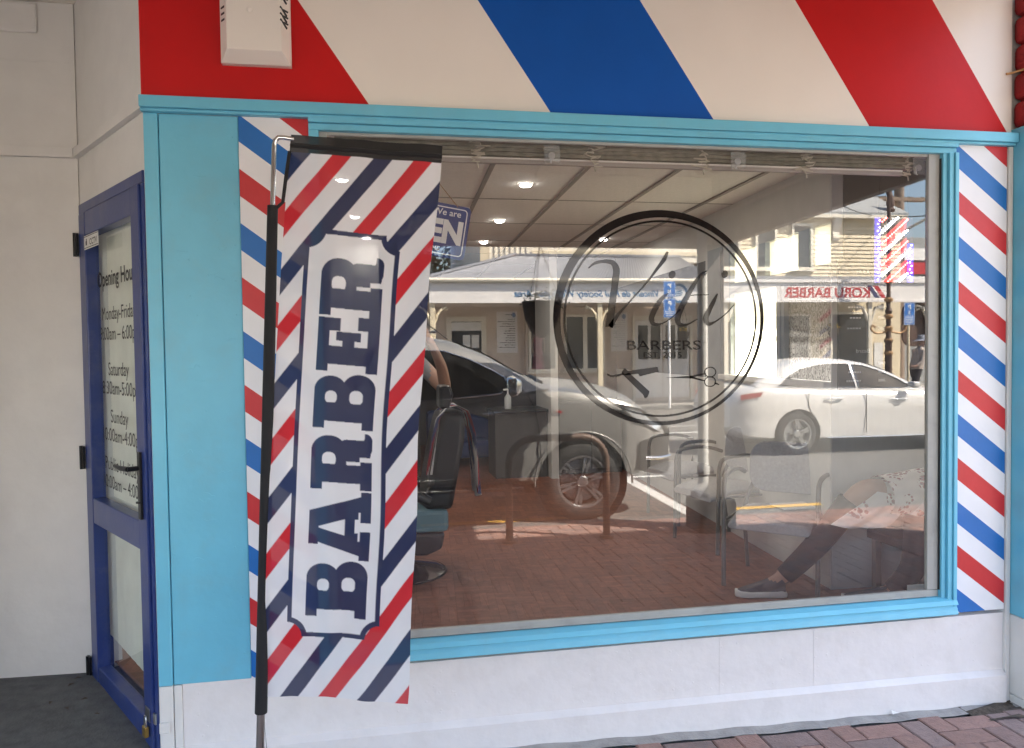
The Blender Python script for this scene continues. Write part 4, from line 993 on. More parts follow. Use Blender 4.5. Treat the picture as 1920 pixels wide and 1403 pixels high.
mxx = n.new('ShaderNodeMix'); mxx.data_type = 'RGBA'; mxx.inputs[7].default_value = (.22, .07, .09, 1); L.new(a3.outputs[0], mxx.inputs[0]); L.new(prev, mxx.inputs[6]); L.new(mxx.outputs[2], bs_.inputs['Base Color'])
ps = dressed('person', (3.86, .66, FZ), 'seated person in white floral dress with one knee and grey sneakers showing', J, E_, (3.90, .66, 1.0), (-1, .1, -.2),
        [('floral', lambda c: c.z > .14 and c.x > 3.50), ('shoe_grey', lambda c: c.z <= -.10)])
def skirt(u, v):
    # dress over both thighs, from the knee hem to the hips
    x = 3.45+.58*u; a = 2*math.pi*v; k = 1+.05*math.sin(3*a+9*u)*u
    return Vector((x+.02*math.cos(a)*(1-u), .72+(.15+.06*u)*math.cos(a)*k, .405-.01*u+(.105+.065*u)*math.sin(a)*k))
def drape(u, v):
    # its loose side, falling forward and down off the seat
    p = at(1645+62*u, 922+10*u, .66)*(1-v)+at(1558+108*u, 984+8*math.sin(3*u), .60)*v
    return p+Vector((0, .018*math.sin(9*u+3*v)*v-.012*math.sin(math.pi*v), 0))
for P_, r_ in (([k1+Vector((-.06, .03, -.075)), (3.20, .92, .10), (3.05, .99, -.08)], [.075, .066, .052]), ([k2+Vector((-.0, .01, -.08)), (3.58, .62, .05), (3.52, .70, -.10)], [.074, .064, .050])):
    P_ = cr(P_, 6); g = G(); g.tube(P_, [float(np.interp(i/(len(P_)-1)*2, (0, 1, 2), r_)) for i in range(len(P_))], 16); g.build('legging', 'trousers', ps, smooth=60)
g = G(); g.grid(skirt, 24, 40); o = g.build('skirt', 'floral', ps, smooth=180, fix=False)
g = G(); g.grid(drape, 20, 20); o = g.build('skirt_drape', 'floral', ps, smooth=180, fix=False)
for nm, f_, d_ in (('left', (2.93, 1.03, FZ), (-.95, .25)), ('right', (3.43, .77, FZ), (-.75, .6))):
    d_ = Vector((*d_, 0)).normalized(); s_ = Vector((-d_.y, d_.x, 0)); b_ = Vector(f_)
    g = G(); sec = []
    for t, w2, h2 in ((-.14, .028, .02), (-.11, .038, .03), (-.02, .040, .026), (.07, .046, .024), (.12, .036, .026), (.145, .014, .034)):
        c = b_+d_*t; sec.append([c-s_*w2, c+s_*w2, c+s_*w2*1.05+Vector((0, 0, h2+.01)), c-s_*w2*1.05+Vector((0, 0, h2+.01))])
    g.loft(sec); g.build('shoe_sole', 'shoe_sole', ps, bevel=.008, smooth=60)
    g = G(); sec = []
    for t, w2, z_ in ((-.13, .028, .10), (-.08, .036, .115), (-.01, .036, .085), (.06, .040, .060), (.11, .032, .045), (.135, .014, .038)):
        c = b_+d_*t+Vector((0, 0, .028)); sec.append([c-s_*w2, c+s_*w2, c+s_*w2*.75+Vector((0, 0, z_-.028)), c-s_*w2*.75+Vector((0, 0, z_-.028))])
    g.loft(sec); g.build('shoe', 'shoe_grey', ps, bevel=.012, smooth=60)
# bench the person sits on
bq = thing('nook_bench', (3.9, .7, FZ), 'low dark bench in the side nook under the seated person', 'bench')
g = G(); g.box(3.58, 4.28, .34, 1.02, .10, .155); g.build('seat', 'vinyl_black', bq, bevel=.01)
for x in (3.62, 4.24):
    for y in (.38, .98): g = G(); g.box(x-.018, x+.018, y-.018, y+.018, FZ, .0995); g.build('leg', 'chair_metal', bq)
# dim furniture at the back
ct = thing('reception_counter', (2.4, 5.6, FZ), 'dark grey counter standing left of the white partition', 'counter')
g = G(); g.box(2.13, 2.71, 5.35, 5.85, FZ, .52); g.build('body', 'room_dark', ct); g = G(); g.box(2.10, 2.715, 5.31, 5.85, .521, .55); g.build('counter_top', 'black_plastic', ct, bevel=.005)
sp = thing('sanitiser_bottle', (2.30, 5.50, .551), 'clear pump bottle standing on the dark grey counter', 'bottle')
g = G(); g.lathe([(.036, 0), (.039, .03), (.039, .125), (.018, .155), (.015, .165)], (2.30, 5.50, .551), 16); g.build('bottle', 'gel_bottle', sp, smooth=50)
g = G(); g.tube([(2.30, 5.5, .715), (2.30, 5.5, .765)], .008, 8); g.tube([(2.30, 5.5, .765), (2.25, 5.49, .76)], .010, 8); g.build('pump', 'sign_white', sp, smooth=50)
cb = thing('blue_armchair', (1.95, 6.6, FZ), 'dark blue rounded armchair at the back of the shop', 'armchair')
g = G(); g.box(1.55, 2.25, 6.3, 7.0, FZ+.1, .10); g.build('seat', 'couch_blue', cb, bevel=.05)
g = G(); g.loft([[(1.5, 6.75, z), (2.4-.35*t, 6.75, z), (2.4-.35*t, 7.05, z), (1.5, 7.05, z)] for z, t in ((FZ+.1, 0), (.15, 0), (.32, .3), (.44, 1.4))]); g.build('backrest', 'couch_blue', cb, bevel=.06)
wc = thing('white_cabinet', (3.25, 5.6, FZ), 'white cabinet against the partition behind the chairs', 'cabinet')
g = G(); g.box(2.86, 3.6, 5.45, 5.848, FZ, .62); g.build('body', 'cabinet', wc, bevel=.008); 
for x in (2.87, 3.24): g = G(); g.box(x, x+.355, 5.432, 5.4495, FZ+.05, .60); d_ = g.build('door', 'cabinet', wc, bevel=.004)
# ------------------------------------------------------------------ verandah over the footpath
vr = thing('verandah', (0, -1.7, 2.4), 'grey verandah roof over the footpath, seen mirrored along the top of the window', 'verandah')
g = G(); VE = -3.46
g.prism([(-14, -.05, 2.74), (3.60, -.05, 2.74), (3.80, VE, 2.70), (-14, VE, 2.70)], (0, 0, .05)); g.build('soffit', 'verandah_grey', vr)
g = G(); g.box(-14, 3.80, VE-.06, VE, 2.08, 2.90); g.prism([(3.63, -.62, 2.08), (3.69, -.62, 2.08), (3.86, VE-.06, 2.08), (3.80, VE-.06, 2.08)], (0, 0, .82)); g.build('fascia', 'verandah_grey', vr)
g = G(); g.box(-14, 3.55, VE+.001, VE+.05, 2.16, 2.20); g.prism([(3.52, -.9, 2.30), (3.58, -.9, 2.30), (3.72, VE+.06, 2.30), (3.66, VE+.06, 2.30)], (0, 0, .12)); g.build('beam', 'verandah_grey', vr)
for k in range(-4, 5):
    x = -.2+1.2*k
    if x < 3.3: g = G(); g.box(x, x+.05, VE+.01, -.45, 2.62, 2.70); g.build('rafter', 'verandah_grey', vr)
g = G(); g.prism([(-14, .0, 3.25), (3.62, .0, 3.25), (3.86, VE-.1, 2.92), (-14, VE-.1, 2.92)], (0, 0, .02)); g.build('roof', 'roof_iron', vr)
for xp in (3.71, -2.6):
    pt_ = thing('verandah_post', (xp, -3.3, -.37), 'dark verandah post on a concrete block at the kerb' if xp > 0 else 'dark verandah post at the kerb left of the display window', 'post')
    g = G(); g.box(xp-.085, xp+.085, -3.39, -3.22, -.10, 2.079); g.build('shaft', 'post_brown', pt_, bevel=.008)
    g = G(); g.box(xp-.19, xp+.15, -3.45, -3.12, -.42, -.10); g.build('plinth_block', 'concrete_dark', pt_, bevel=.03)
dpipe = thing('downpipe', (3.585, -3.22, 1), 'white downpipe with an elbow beside the verandah post', 'downpipe')
g = G(); g.tube(cr([(3.585, -3.20, 2.2), (3.585, -3.20, 1.2), (3.585, -3.20, .2), (3.585, -3.20, .10), (3.575, -3.195, .03), (3.53, -3.18, -.02), (3.49, -3.165, -.05)], 5), .043, 16); g.lathe([(.052, 0), (.052, .07)], (3.585, -3.20, .12), 16, cap=False); g.lathe([(.047, 0), (.047, .02)], (3.585, -3.20, .30), 16, cap=False); g.lathe([(.047, 0), (.047, .02)], (3.585, -3.20, 1.25), 16, cap=False)
g.build('pipe', 'pipe_white', dpipe, smooth=50)
hb = thing('bike_hoop', (2.3, -3.17, -.36), 'brown steel bike hoop standing on the brick footpath', 'bike rack')
g = G(); pth = [(1.885, -3.17, -.37), (1.885, -3.17, .0), (1.885, -3.17, .22)]+[(1.885+.21*(1-math.cos(a)), -3.17, .27+.21*math.sin(a)) for a in np.linspace(.15, math.pi/2, 7)]+[(2.5-.0+.21*math.sin(a)-.0, -3.17, .27+.21*math.cos(a)) for a in np.linspace(0, math.pi/2-.15, 7)]+[(2.71, -3.17, .22), (2.71, -3.17, -.37)]
g.tube(pth, .030, 12); g.build('tube', 'hoop_brown', hb, smooth=60)
for x in (1.885, 2.71): g = G(); g.lathe([(.06, -.005), (.06, .012), (.034, .02)], (x, -3.17, -.36), 16); g.build('foot_flange', 'hoop_brown', hb, smooth=40)
def basket(c, top, k, label, flower=False, group='hanging flower baskets'):
    c = Vector(c); t = thing('hanging_basket', c, label, 'hanging basket', group)
    g = G(); g.lathe([(.02, -.30), (.10, -.24), (.145, -.12), (.165, 0), (.15, .005)], c, 20); me = g.build('basket', 'coir', t, smooth=60)
    g = G()
    for a in (0, 2.1, 4.2):
        p0 = c+Vector((.16*math.cos(a), .16*math.sin(a), 0)); p1 = Vector(top); n_ = 22 if not flower else 2
        if flower: g.tube([p0, p1], .006, 4)
        else:
            for i in range(n_):
                q0, q1 = p0.lerp(p1, (i-.15)/n_), p0.lerp(p1, (i+1.05)/n_); s_ = (q1-q0).cross(Vector((0, 1, .2) if i % 2 else (1, 0, .2))).normalized()*.006
                m_ = (q0+q1)/2; g.tube([q0, m_+s_, q1, m_-s_], .0022, 4, closed=True)
    g.build('chain', 'wire', t)
    g = G()
    for i in range(260 if not flower else 120):
        a = random.uniform(0, 6.28); r_ = .18*math.sqrt(random.random()); h = random.uniform(-.02, .07 if not flower else .16)
        if not flower and random.random() < .4: a = random.gauss(1.0, .5); r_ = random.uniform(.10, .24); h = random.uniform(-.06, .10)
        p = c+Vector((r_*math.cos(a), r_*math.sin(a), h)); d = Vector((random.gauss(0, 1), random.gauss(0, 1), random.gauss(0, .7))).normalized(); s_ = d.orthogonal().normalized()
        l_ = random.uniform(.015, .035); g.add([p, p+d*l_*.5+s_*l_*.3, p+d*l_, p+d*l_*.5-s_*l_*.3], [(0, 1, 2, 3)])
    g.build('foliage', 'leaf_basket', t, fix=False)
    if flower:
        g = G()
        for i in range(14): p = c+Vector((random.gauss(0, .09), random.gauss(0, .09), random.uniform(.02, .12))); g.ell(p, (.03, .03, .02), 6, 4)
        g.build('flower', 'petal', t)
    return t
basket((2.205, -3.30, 1.60), (2.21, -3.36, 2.085), 0, 'hanging basket on chains under the near verandah, straggly plant over one side')
# ------------------------------------------------------------------ vehicles
def lerp_tab(tab, x): return [float(np.interp(x, [t[0] for t in tab], [t[i] for t in tab])) for i in range(1, len(tab[0]))]
def smooth_tab(tab, n):
    P = [Vector(t[:3]) for t in tab]; out = []
    xs = np.linspace(tab[0][0], tab[-1][0], n); X_ = np.array([t[0] for t in tab])
    cols = []
    for c in range(1, len(tab[0])):
        y = np.interp(xs, X_, [t[c] for t in tab]); k = np.array([1, 2, 3, 2, 1])/9; yp = np.concatenate([[y[0]]*2, y, [y[-1]]*2]); y2 = np.convolve(yp, k, 'valid'); y2[0], y2[-1] = y[0], y[-1]; cols.append(y2)
    return [(float(xs[i]), *[float(c[i]) for c in cols]) for i in range(n)]
def vehicle(name, origin, label, paint, body_tab, cab_tab, glass_side, glass_front, wheels, arch_r, wheel_fn, extra, group=None, hw_arch=.30):
    ox, oy, oz = origin; t = thing(name, origin, label, 'car', group)
    def W(x, y, z): return Vector((ox+x, oy+y, oz+z))
    rings = []
    for X, zb, zt, wd, cr_ in smooth_tab(body_tab, 56):
        h = zt-zb; pr = [(.0, zb), (wd*.80, zb), (wd*.965, zb+.06*h+.01), (wd*.99, zb+.28*h), (wd*.985, zb+.36*h), (wd*1.0, zb+.55*h), (wd*1.0, zb+.72*h), (wd*.985, zb+.84*h), (wd*.975, zb+.90*h), (wd*.93, zb+.965*h), (wd*.80, zt), (wd*.42, zt+cr_), (0, zt+cr_*1.25)]
        rings.append([W(X, y, z) for y, z in pr]+[W(X, -y, z) for y, z in pr[-2:0:-1]])
    g = G(); g.loft(rings); body = g.build('body', [paint, 'black_plastic'], t)
    cuts = []
    for (xw, zw, rw_) in wheels:
        for s_ in (1, -1):
            c = G(); yw = lerp_tab(body_tab, xw)[2]
            c.lathe([(arch_r, -.02 if s_ > 0 else .02), (arch_r, hw_arch*s_*-1 if False else -hw_arch*s_), (arch_r*.98, -hw_arch*s_)], W(xw, s_*(yw+.05), zw), 40, axis='y'); cuts.append(c.mesh('c', []))
    boolean_cut(body, cuts)
    me = body.data; me.polygons.foreach_set('use_smooth', [True]*len(me.polygons)); me.set_sharp_from_angle(angle=R(32))
    # cabin
    rings = []
    ct_ = smooth_tab(cab_tab, 60)
    for X, zb, zr, wb, wr in ct_:
        h = max(zr-zb, .004); pr = [(0, zb-.03), (wb, zb-.03), (wb, zb), (wb+(wr-wb)*.5, zb+.5*h), (wr+(wb-wr)*.12, zb+.86*h), (wr*.97, zb+.94*h), (wr*.86, zb+.985*h), (wr*.4, zr+.012), (0, zr+.018)]
        rings.append([W(X, y, z) for y, z in pr]+[W(X, -y, z) for y, z in pr[-2:0:-1]])
    g = G(); g.loft(rings); cab = g.build('cabin', [paint], t, smooth=38)
    def side(X, z, off):
        zb, zr, wb, wr = lerp_tab(ct_, X); f = min(1, max(0, (z-zb)/max(zr-zb, .01)))
        y = wb+(wr-wb)*min(f, .5)*1.0 if f < .5 else wb+(wr-wb)*.5+(wr+(wb-wr)*.12-(wb+(wr-wb)*.5))*(f-.5)/.36
        return y+off
    for name_, outs in glass_side:
        for s_ in (1, -1):
            g = G(); P = [(x, z) for x, z in outs]
            bmx = bmesh.new(); vs_ = [bmx.verts.new((x, 0, z)) for x, z in P]; bmx.faces.new(vs_)
            for xc in np.arange(min(p[0] for p in P)+.06, max(p[0] for p in P), .08): bmesh.ops.bisect_plane(bmx, geom=bmx.verts[:]+bmx.edges[:]+bmx.faces[:], plane_co=(xc, 0, 0), plane_no=(1, 0, 0))
            for zc in np.arange(min(p[1] for p in P)+.06, max(p[1] for p in P), .08): bmesh.ops.bisect_plane(bmx, geom=bmx.verts[:]+bmx.edges[:]+bmx.faces[:], plane_co=(0, 0, zc), plane_no=(0, 0, 1))
            bmx.verts.index_update(); g.add([W(v.co.x, s_*side(v.co.x, v.co.z, .006), v.co.z) for v in bmx.verts], [tuple(v.index for v in f.verts) for f in bmx.faces]); bmx.free()
            g.build(name_, 'car_glass', t, smooth=180)
            gt = G(); q = [W(x, s_*side(x, z, .010), z) for x, z in P]; gt.tube(q, .009, 6, closed=True); gt.build('window_trim', 'chrome' if s_ > 0 else 'black_plastic', t, smooth=60)
    for name_, x0, x1, inset in glass_front:
        g = G(); xs = [c for c in ct_ if x0 <= c[0] <= x1]
        rows = []
        for X, zb, zr, wb, wr in xs:
            h = zr-zb; rows.append([W(X, wr*a, zb+h*.985+.012+(.012 if abs(a) < .5 else 0)+.003) for a in (-.84, -.4, 0, .4, .84)])
        g.loft(rows, cap=False, closed=False); g.build(name_, 'car_glass', t, smooth=180, fix=False)
    for (xw, zw, rw_) in wheels:
        yw = lerp_tab(body_tab, xw)[2]
        for s_ in (1, -1):
            wheel_fn(t, W(xw, s_*(yw-.03), zw), rw_, s_)
            g = G(); g.lathe([(arch_r*.995, -.03*s_), (arch_r*.995, -.26*s_), (.05, -.262*s_)], W(xw, s_*yw, zw), 32, axis='y', cap=False); g.build('wheel_liner', 'black_plastic', t)
    extra(t, W, side)
    return t
def wheel_of(spokes, rim_r, twin=False):
    def fn(t, c, r, s_):
        g = G(); w_ = .24
        g.lathe([(rim_r, -.0*s_), (rim_r+.02, .012*s_), (r*.93, .004*s_), (r, -.03*s_), (r, -(w_-.03)*s_), (r*.93, -w_*s_), (rim_r, -w_*s_)], c, 40, axis='y', cap=False)
        tw = g.build('wheel', 'tyre', t, smooth=50)
        g = G(); g.lathe([(rim_r+.006, .006*s_), (rim_r-.012, .004*s_), (rim_r-.022, -.02*s_), (rim_r-.03, -.12*s_)], c, 40, axis='y', cap=False)
        g.lathe([(0, .0*s_), (.045, -.002*s_), (.058, -.016*s_), (.06, -.05*s_)], c, 20, axis='y', cap=False)
        for k in range(spokes):
            a = 2*math.pi*k/spokes+.3
            for da in ((-.11, .11) if twin else (0,)):
                d0 = Vector((math.cos(a+da*.3), 0, math.sin(a+da*.3))); d1 = Vector((math.cos(a+da), 0, math.sin(a+da))); q = Vector((-d1.z, 0, d1.x)); n_ = Vector((0, s_, 0))
                p0, p1 = c+d0*.045-n_*.012, c+d1*(rim_r-.015)-n_*.012; wa, wb = .016, (.014 if twin else .024)
                g.add([p0+q*wa, p0-q*wa, p1-q*wb, p1+q*wb, p0+q*wa-n_*.04, p0-q*wa-n_*.04, p1-q*wb-n_*.04, p1+q*wb-n_*.04], [(0, 1, 2, 3), (0, 4, 5, 1), (1, 5, 6, 2), (2, 6, 7, 3), (3, 7, 4, 0), (7, 6, 5, 4)])
        g.build('rim', 'alloy', tw, smooth=35)
        g = G(); g.lathe([(0, -.09*s_), (rim_r*.8, -.09*s_)], c, 24, axis='y', cap=False); g.build('brake_disc', 'steel' if twin else 'black_plastic', tw)
    return fn
def seam(t, W, side_y, pts, name='door_seam'):
    for s_ in (1, -1): g = G(); g.tube([W(x, s_*(side_y(x, z)), z) for x, z in pts], .006, 5); g.build(name, 'dark_gasket', t)
# --- grey double-cab ute at the kerb (z measured from the road)
UX, UY = -1.45, -5.18; UZ = -.487
ub = [(0, .45, .98, .80, .0), (.10, .42, 1.02, .885, .0), (.9, .40, 1.05, .90, .0), (2.0, .36, 1.14, .905, .02), (3.0, .36, 1.21, .905, .03), (3.7, .36, 1.30, .905, .05), (3.95, .37, 1.325, .905, .06),
      (4.3, .40, 1.285, .905, .075), (4.65, .42, 1.215, .895, .08), (4.92, .42, 1.13, .865, .075), (5.08, .42, 1.00, .81, .06), (5.2, .44, .86, .73, .04), (5.28, .48, .70, .62, .02)]
uc = [(1.42, 1.10, 1.12, .85, .80), (1.55, 1.12, 1.68, .86, .66), (1.75, 1.13, 1.80, .865, .63), (2.3, 1.14, 1.845, .87, .62), (2.75, 1.17, 1.83, .87, .62), (3.05, 1.20, 1.78, .87, .625), (3.35, 1.235, 1.665, .87, .65), (3.65, 1.27, 1.48, .865, .70), (3.95, 1.31, 1.33, .84, .78)]
def ute_extra(t, W, side):
    by = lambda x, z: lerp_tab(ub, x)[2]*1.001+.002
    seam(t, W, by, [(3.86, .50), (3.84, .9), (3.80, 1.12), (3.73, 1.26)]); seam(t, W, by, [(2.62, .50), (2.62, 1.15)])
    for s_ in (1, -1):
        yb = .905
        g = G(); P0 = W(5.02, s_*.70, 1.0)
        hp_ = [(4.60, .905, 1.155), (4.86, .875, 1.09), (5.06, .80, .985), (5.16, .70, .91), (5.13, .72, .84), (5.05, .80, .865), (4.83, .875, .98)]
        g.poly([W(x, s_*(y+.012), z) for x, y, z in hp_]); g.build('headlight', 'headlight', t, fix=False)
        gb = G(); gb.tube([W(x, s_*(y+.014), z) for x, y, z in hp_], .010, 6, closed=True); gb.build('headlight_trim', 'black_plastic', t, smooth=60)
        g = G(); g.loft([[W(x, s_*y, z) for y, z in ((yo-.10, z0), (yo+.015, z0), (yo+.02, z1), (yo-.10, z1))] for x, yo, z0, z1 in ((4.87, .86, .48, .76), (5.0, .835, .44, .80), (5.13, .77, .42, .82), (5.24, .66, .42, .80), (5.32, .50, .45, .74))]); g.build('bumper_corner', 'black_plastic', t, smooth=40)
        g = G(); g.tube([W(4.92, s_*.87, .60), W(5.10, s_*.81, .585), W(5.26, s_*.66, .58)], .022, 8); g.build('bumper_trim', 'chrome', t, smooth=60)
        g = G(); g.loft([[W(x, s_*(y_+dy_), z_) for dy_, z_ in ((0, zc-hh_), (w_, zc-hh_*.8), (w_, zc+hh_*.8), (0, zc+hh_))] for x, y_, w_, zc, hh_ in ((3.46, .95, .10, 1.335, .05), (3.50, .93, .20, 1.34, .10), (3.58, .93, .21, 1.345, .105), (3.64, .94, .15, 1.345, .07))]); g.build('mirror', 'chrome', t, smooth=60, bevel=.012)
        g = G(); g.tube([W(3.60, s_*.86, 1.27), W(3.57, s_*.97, 1.29)], .028, 8); g.build('mirror_arm', 'black_plastic', t)
        g = G(); g.obox(W(4.02, s_*(yb+.012), 1.085), (.045, 0, 0), (0, .004, 0), (0, 0, .014)); g.build('side_repeater', 'tail_red', t, bevel=.003)
        for x in (2.55, 3.55):
            g = G(); g.tube([W(x-.26 if x > 3 else x-.26, s_*(yb+.03), 1.08), W(x-.08, s_*(yb+.03), 1.09)], .016, 8); g.build('door_handle', 'chrome', t, smooth=60)
        g = G(); g.box(0, 0, 0, 0, 0, 0) if False else None
        g.loft([[W(x, s_*y, z) for y, z in ((.82, .35), (.99, .35), (1.0, .38), (.82, .39))] for x in (1.75, 3.66)]); g.build('side_step', 'black_plastic', t, bevel=.006)
        g = G(); g.tube([W(1.75, s_*.998, .383), W(3.66, s_*.998, .383)], .008, 6); g.tube([W(1.7, s_*.90, .47), W(3.7, s_*.90, .47)], .007, 6); g.build('sill_trim', 'chrome', t)
        g = G(); ar = [W(4.28+.492*math.cos(a), s_*.912, .39+.492*math.sin(a)) for a in np.linspace(-.05, math.pi+.05, 24)]; g.tube(ar, .010, 8); ar = [W(1.1+.492*math.cos(a), s_*.905, .39+.492*math.sin(a)) for a in np.linspace(-.05, math.pi+.05, 24)]; g.tube(ar, .010, 8); g.build('fender_flare', 'car_silver', t, smooth=60)
    g = G(); g.loft([[W(x, y, z) for y, z in ((-.55, z0), (.55, z0), (.55, z1), (-.55, z1))] for x, z0, z1 in ((5.2, .52, .92), (5.31, .55, .86))]); g.build('grille', 'black_plastic', t, bevel=.01)
    g = G(); g.tube([W(3.62, .55, 1.40), W(3.66, 0, 1.43), W(3.7, -.5, 1.39)], .010, 6); g.tube([W(3.93, .6, 1.36), W(3.95, 0, 1.40), W(3.93, -.6, 1.36)], .022, 6); g.build('wiper', 'black_plastic', t)
    g = G(); g.tube([W(2.2, .52, 1.85), W(2.4, .52, 1.90), W(2.9, .52, 1.875)], .014, 8); g.build('roof_rail', 'chrome', t)
    g = G(); g.tube([W(3.0, .60, 1.80), W(2.72, .60, 2.02)], .006, 5); g.build('aerial', 'black_plastic', t)
ugs = [('side_window', [(2.68, 1.22), (2.66, 1.70), (2.95, 1.685), (3.2, 1.60), (3.42, 1.49), (3.62, 1.36), (3.70, 1.295), (3.4, 1.265), (3.0, 1.235)]),
       ('side_window', [(1.66, 1.20), (1.74, 1.62), (1.95, 1.70), (2.3, 1.71), (2.60, 1.70), (2.61, 1.215), (2.2, 1.20)])]
vehicle('grey_ute', (UX, UY, UZ), 'metallic grey double-cab ute parked at the kerb with a chrome mirror', 'car_silver', ub, uc, ugs, [('windscreen', 3.12, 3.90, .05), ('rear_window', 1.44, 1.54, .05)],
        [(4.28, .39, .39), (1.1, .39, .39)], .455, wheel_of(6, .255, True), ute_extra)
# --- white sedan passing in the lane behind it
SX, SY = 5.86, -8.60; SZ = -.452
sb = [(.30, .42, .80, .68, .0), (.35, .32, .95, .78, .01), (.52, .24, 1.02, .86, .02), (.78, .22, 1.055, .90, .02), (1.2, .20, 1.02, .91, .02), (2.0, .20, .985, .915, .02), (3.0, .20, .955, .915, .03), (3.5, .20, .95, .915, .045), (4.0, .21, .90, .905, .06), (4.4, .22, .80, .87, .06), (4.7, .25, .68, .78, .04), (4.86, .32, .55, .62, .02)]
sc_ = [(.68, 1.04, 1.06, .76, .70), (.90, 1.02, 1.20, .80, .66), (1.15, 1.0, 1.35, .82, .63), (1.5, .99, 1.425, .83, .615), (1.9, .98, 1.45, .83, .61), (2.3, .97, 1.435, .83, .61), (2.65, .965, 1.37, .83, .62), (3.0, .96, 1.24, .825, .65), (3.3, .955, 1.08, .81, .70), (3.52, .95, .96, .78, .75)]
def sed_extra(t, W, side):
    by = lambda x, z: lerp_tab(sb, x)[2]*1.001+.002
    seam(t, W, by, [(2.42, .32), (2.42, .95)]); seam(t, W, by, [(1.55, .55), (1.45, .75), (1.46, .97)])
    for s_ in (1, -1):
        for x in (1.88, 2.98): g = G(); g.tube([W(x-.14, s_*.925, .845-(x-1.88)*.03), W(x, s_*.945, .85-(x-1.88)*.03), W(x+.14, s_*.925, .845-(x-1.88)*.03)], .013, 8); g.build('door_handle', 'chrome', t, smooth=60)
        g = G(); g.tube([W(1.75, s_*.93, .26), W(2.8, s_*.935, .25), W(3.7, s_*.925, .25)], .010, 6); g.build('sill_trim', 'chrome', t)
        g = G(); g.poly([W(x, s_*(y+.006), z) for x, y, z in ((.40, .80, .93), (.72, .888, .97), (.68, .893, .90), (.40, .81, .85))]); g.build('tail_light', 'tail_red', t, fix=False)
        g = G(); g.loft([[W(x, s_*(.90+dy_), z_) for dy_, z_ in ((0, .98), (.17, .985), (.17, 1.085), (0, 1.08))] for x in (3.12, 3.24)]); g.build('mirror', 'car_white', t, bevel=.03, smooth=60)
sgs = [('side_window', [(1.02, 1.045), (1.25, 1.20), (1.45, 1.295), (1.75, 1.35), (1.95, 1.365), (2.28, 1.36), (2.30, 1.005), (1.7, 1.02)]),
       ('side_window', [(2.36, 1.00), (2.35, 1.355), (2.55, 1.325), (2.8, 1.245), (3.05, 1.135), (3.25, 1.02), (3.26, .98)])]
vehicle('white_sedan', (SX, SY, SZ), 'glossy white sedan driving past in the street, its rear end toward the downpipe', 'car_white', sb, sc_, sgs, [('windscreen', 2.72, 3.48, .05), ('rear_window', .68, 1.2, .05)],
        [(1.29, .325, .325), (4.02, .325, .325)], .375, wheel_of(5, .22, True), sed_extra)
# ------------------------------------------------------------------ across the street (things face the shop, +y)
XN, ZU = Vector((-1, 0, 0)), Vector((0, 0, 1))
FY, WY = -16.5, -19.0; FG = -.39
def ftext(g, body, x, y, z, w_, h_, shear=0, bold=0, m=0): text(g, body, (x, y, z), XN, ZU, w_, h_, shear=shear, bold=bold, m=m)
cs = thing('charity_shop', (6, -19, FG), 'cream charity shop with Vincent de Paul Society lettering on its verandah fascia', 'shop building')
g = G(); g.box(2.1, 10.55, WY-8, WY, FG-.2, 3.05); g.build('wall', 'beige_wall', cs)
g = G(); g.box(4.07, 10.75, WY-8, WY+.004, 3.72, 7.5)
for k in range(9):
    x = 4.1+.155*k; g.box(x, x+.03, WY+.005, WY+.03, 3.4, 7.4)
g.build('upper_wall', 'cream_light', cs)
g = G(); g.box(4.0, 4.22, WY+.006, WY+.05, 3.62, 7.5); g.box(5.5, 10.75, WY+.006, WY+.04, 3.92, 4.02); g.box(6.6, 8.9, WY+.006, WY+.05, 4.22, 4.3); g.build('trim', 'cream', cs)
def corr(fn, n, m=0): return fn
g = G()
def roof_pt(a, b, lo, hi): return lo.lerp(hi, b)
ev0, ev1 = Vector((2.3, FY+.05, 3.0)), Vector((10.0, FY+.05, 3.0)); rg0, rg1 = Vector((5.0, WY+.03, 3.86)), Vector((10.0, WY+.03, 3.86))
ncor = 160
def sheet(e0, e1, r0_, r1_, n_):
    up = Vector((0, 0, 1)); vs = []
    for i in range(n_*2+1):
        a = i/(n_*2); z = .014*math.cos(i*math.pi)
        vs += [e0.lerp(e1, a)+up*z, r0_.lerp(r1_, a)+up*z]
    g.add(vs, [(2*i, 2*i+2, 2*i+3, 2*i+1) for i in range(n_*2)])
sheet(ev0, ev1, rg0, rg1, 90); sheet(Vector((2.3, WY, 3.0)), ev0, rg0+Vector((0, -.02, 0)), rg0, 26)
g.build('roof', 'roof_iron', cs, fix=False)
g = G(); g.tube([ev0+Vector((0, 0, .03)), rg0+Vector((0, 0, .05))], .05, 6); g.box(5.0, 10.0, WY+.005, WY+.09, 3.86, 3.93); g.build('ridge_flashing', 'roof_iron', cs)
g = G(); g.tube([(2.2, FY+.08, 2.95), (10.05, FY+.08, 2.95)], .055, 10); g.build('gutter', 'cream_light', cs, smooth=60)
g = G(); g.box(2.34, 9.98, FY-.05, FY, 2.38, 2.91); fa = g.build('fascia', 'sign_board', cs)
g = G(); ftext(g, 'Vincent de Paul Society Wellington Area', 8.36, FY+.004, 2.535, 3.86, .175, shear=.28, bold=.018); g.build('lettering', 'script_blue', fa, fix=False)
g = G(); 
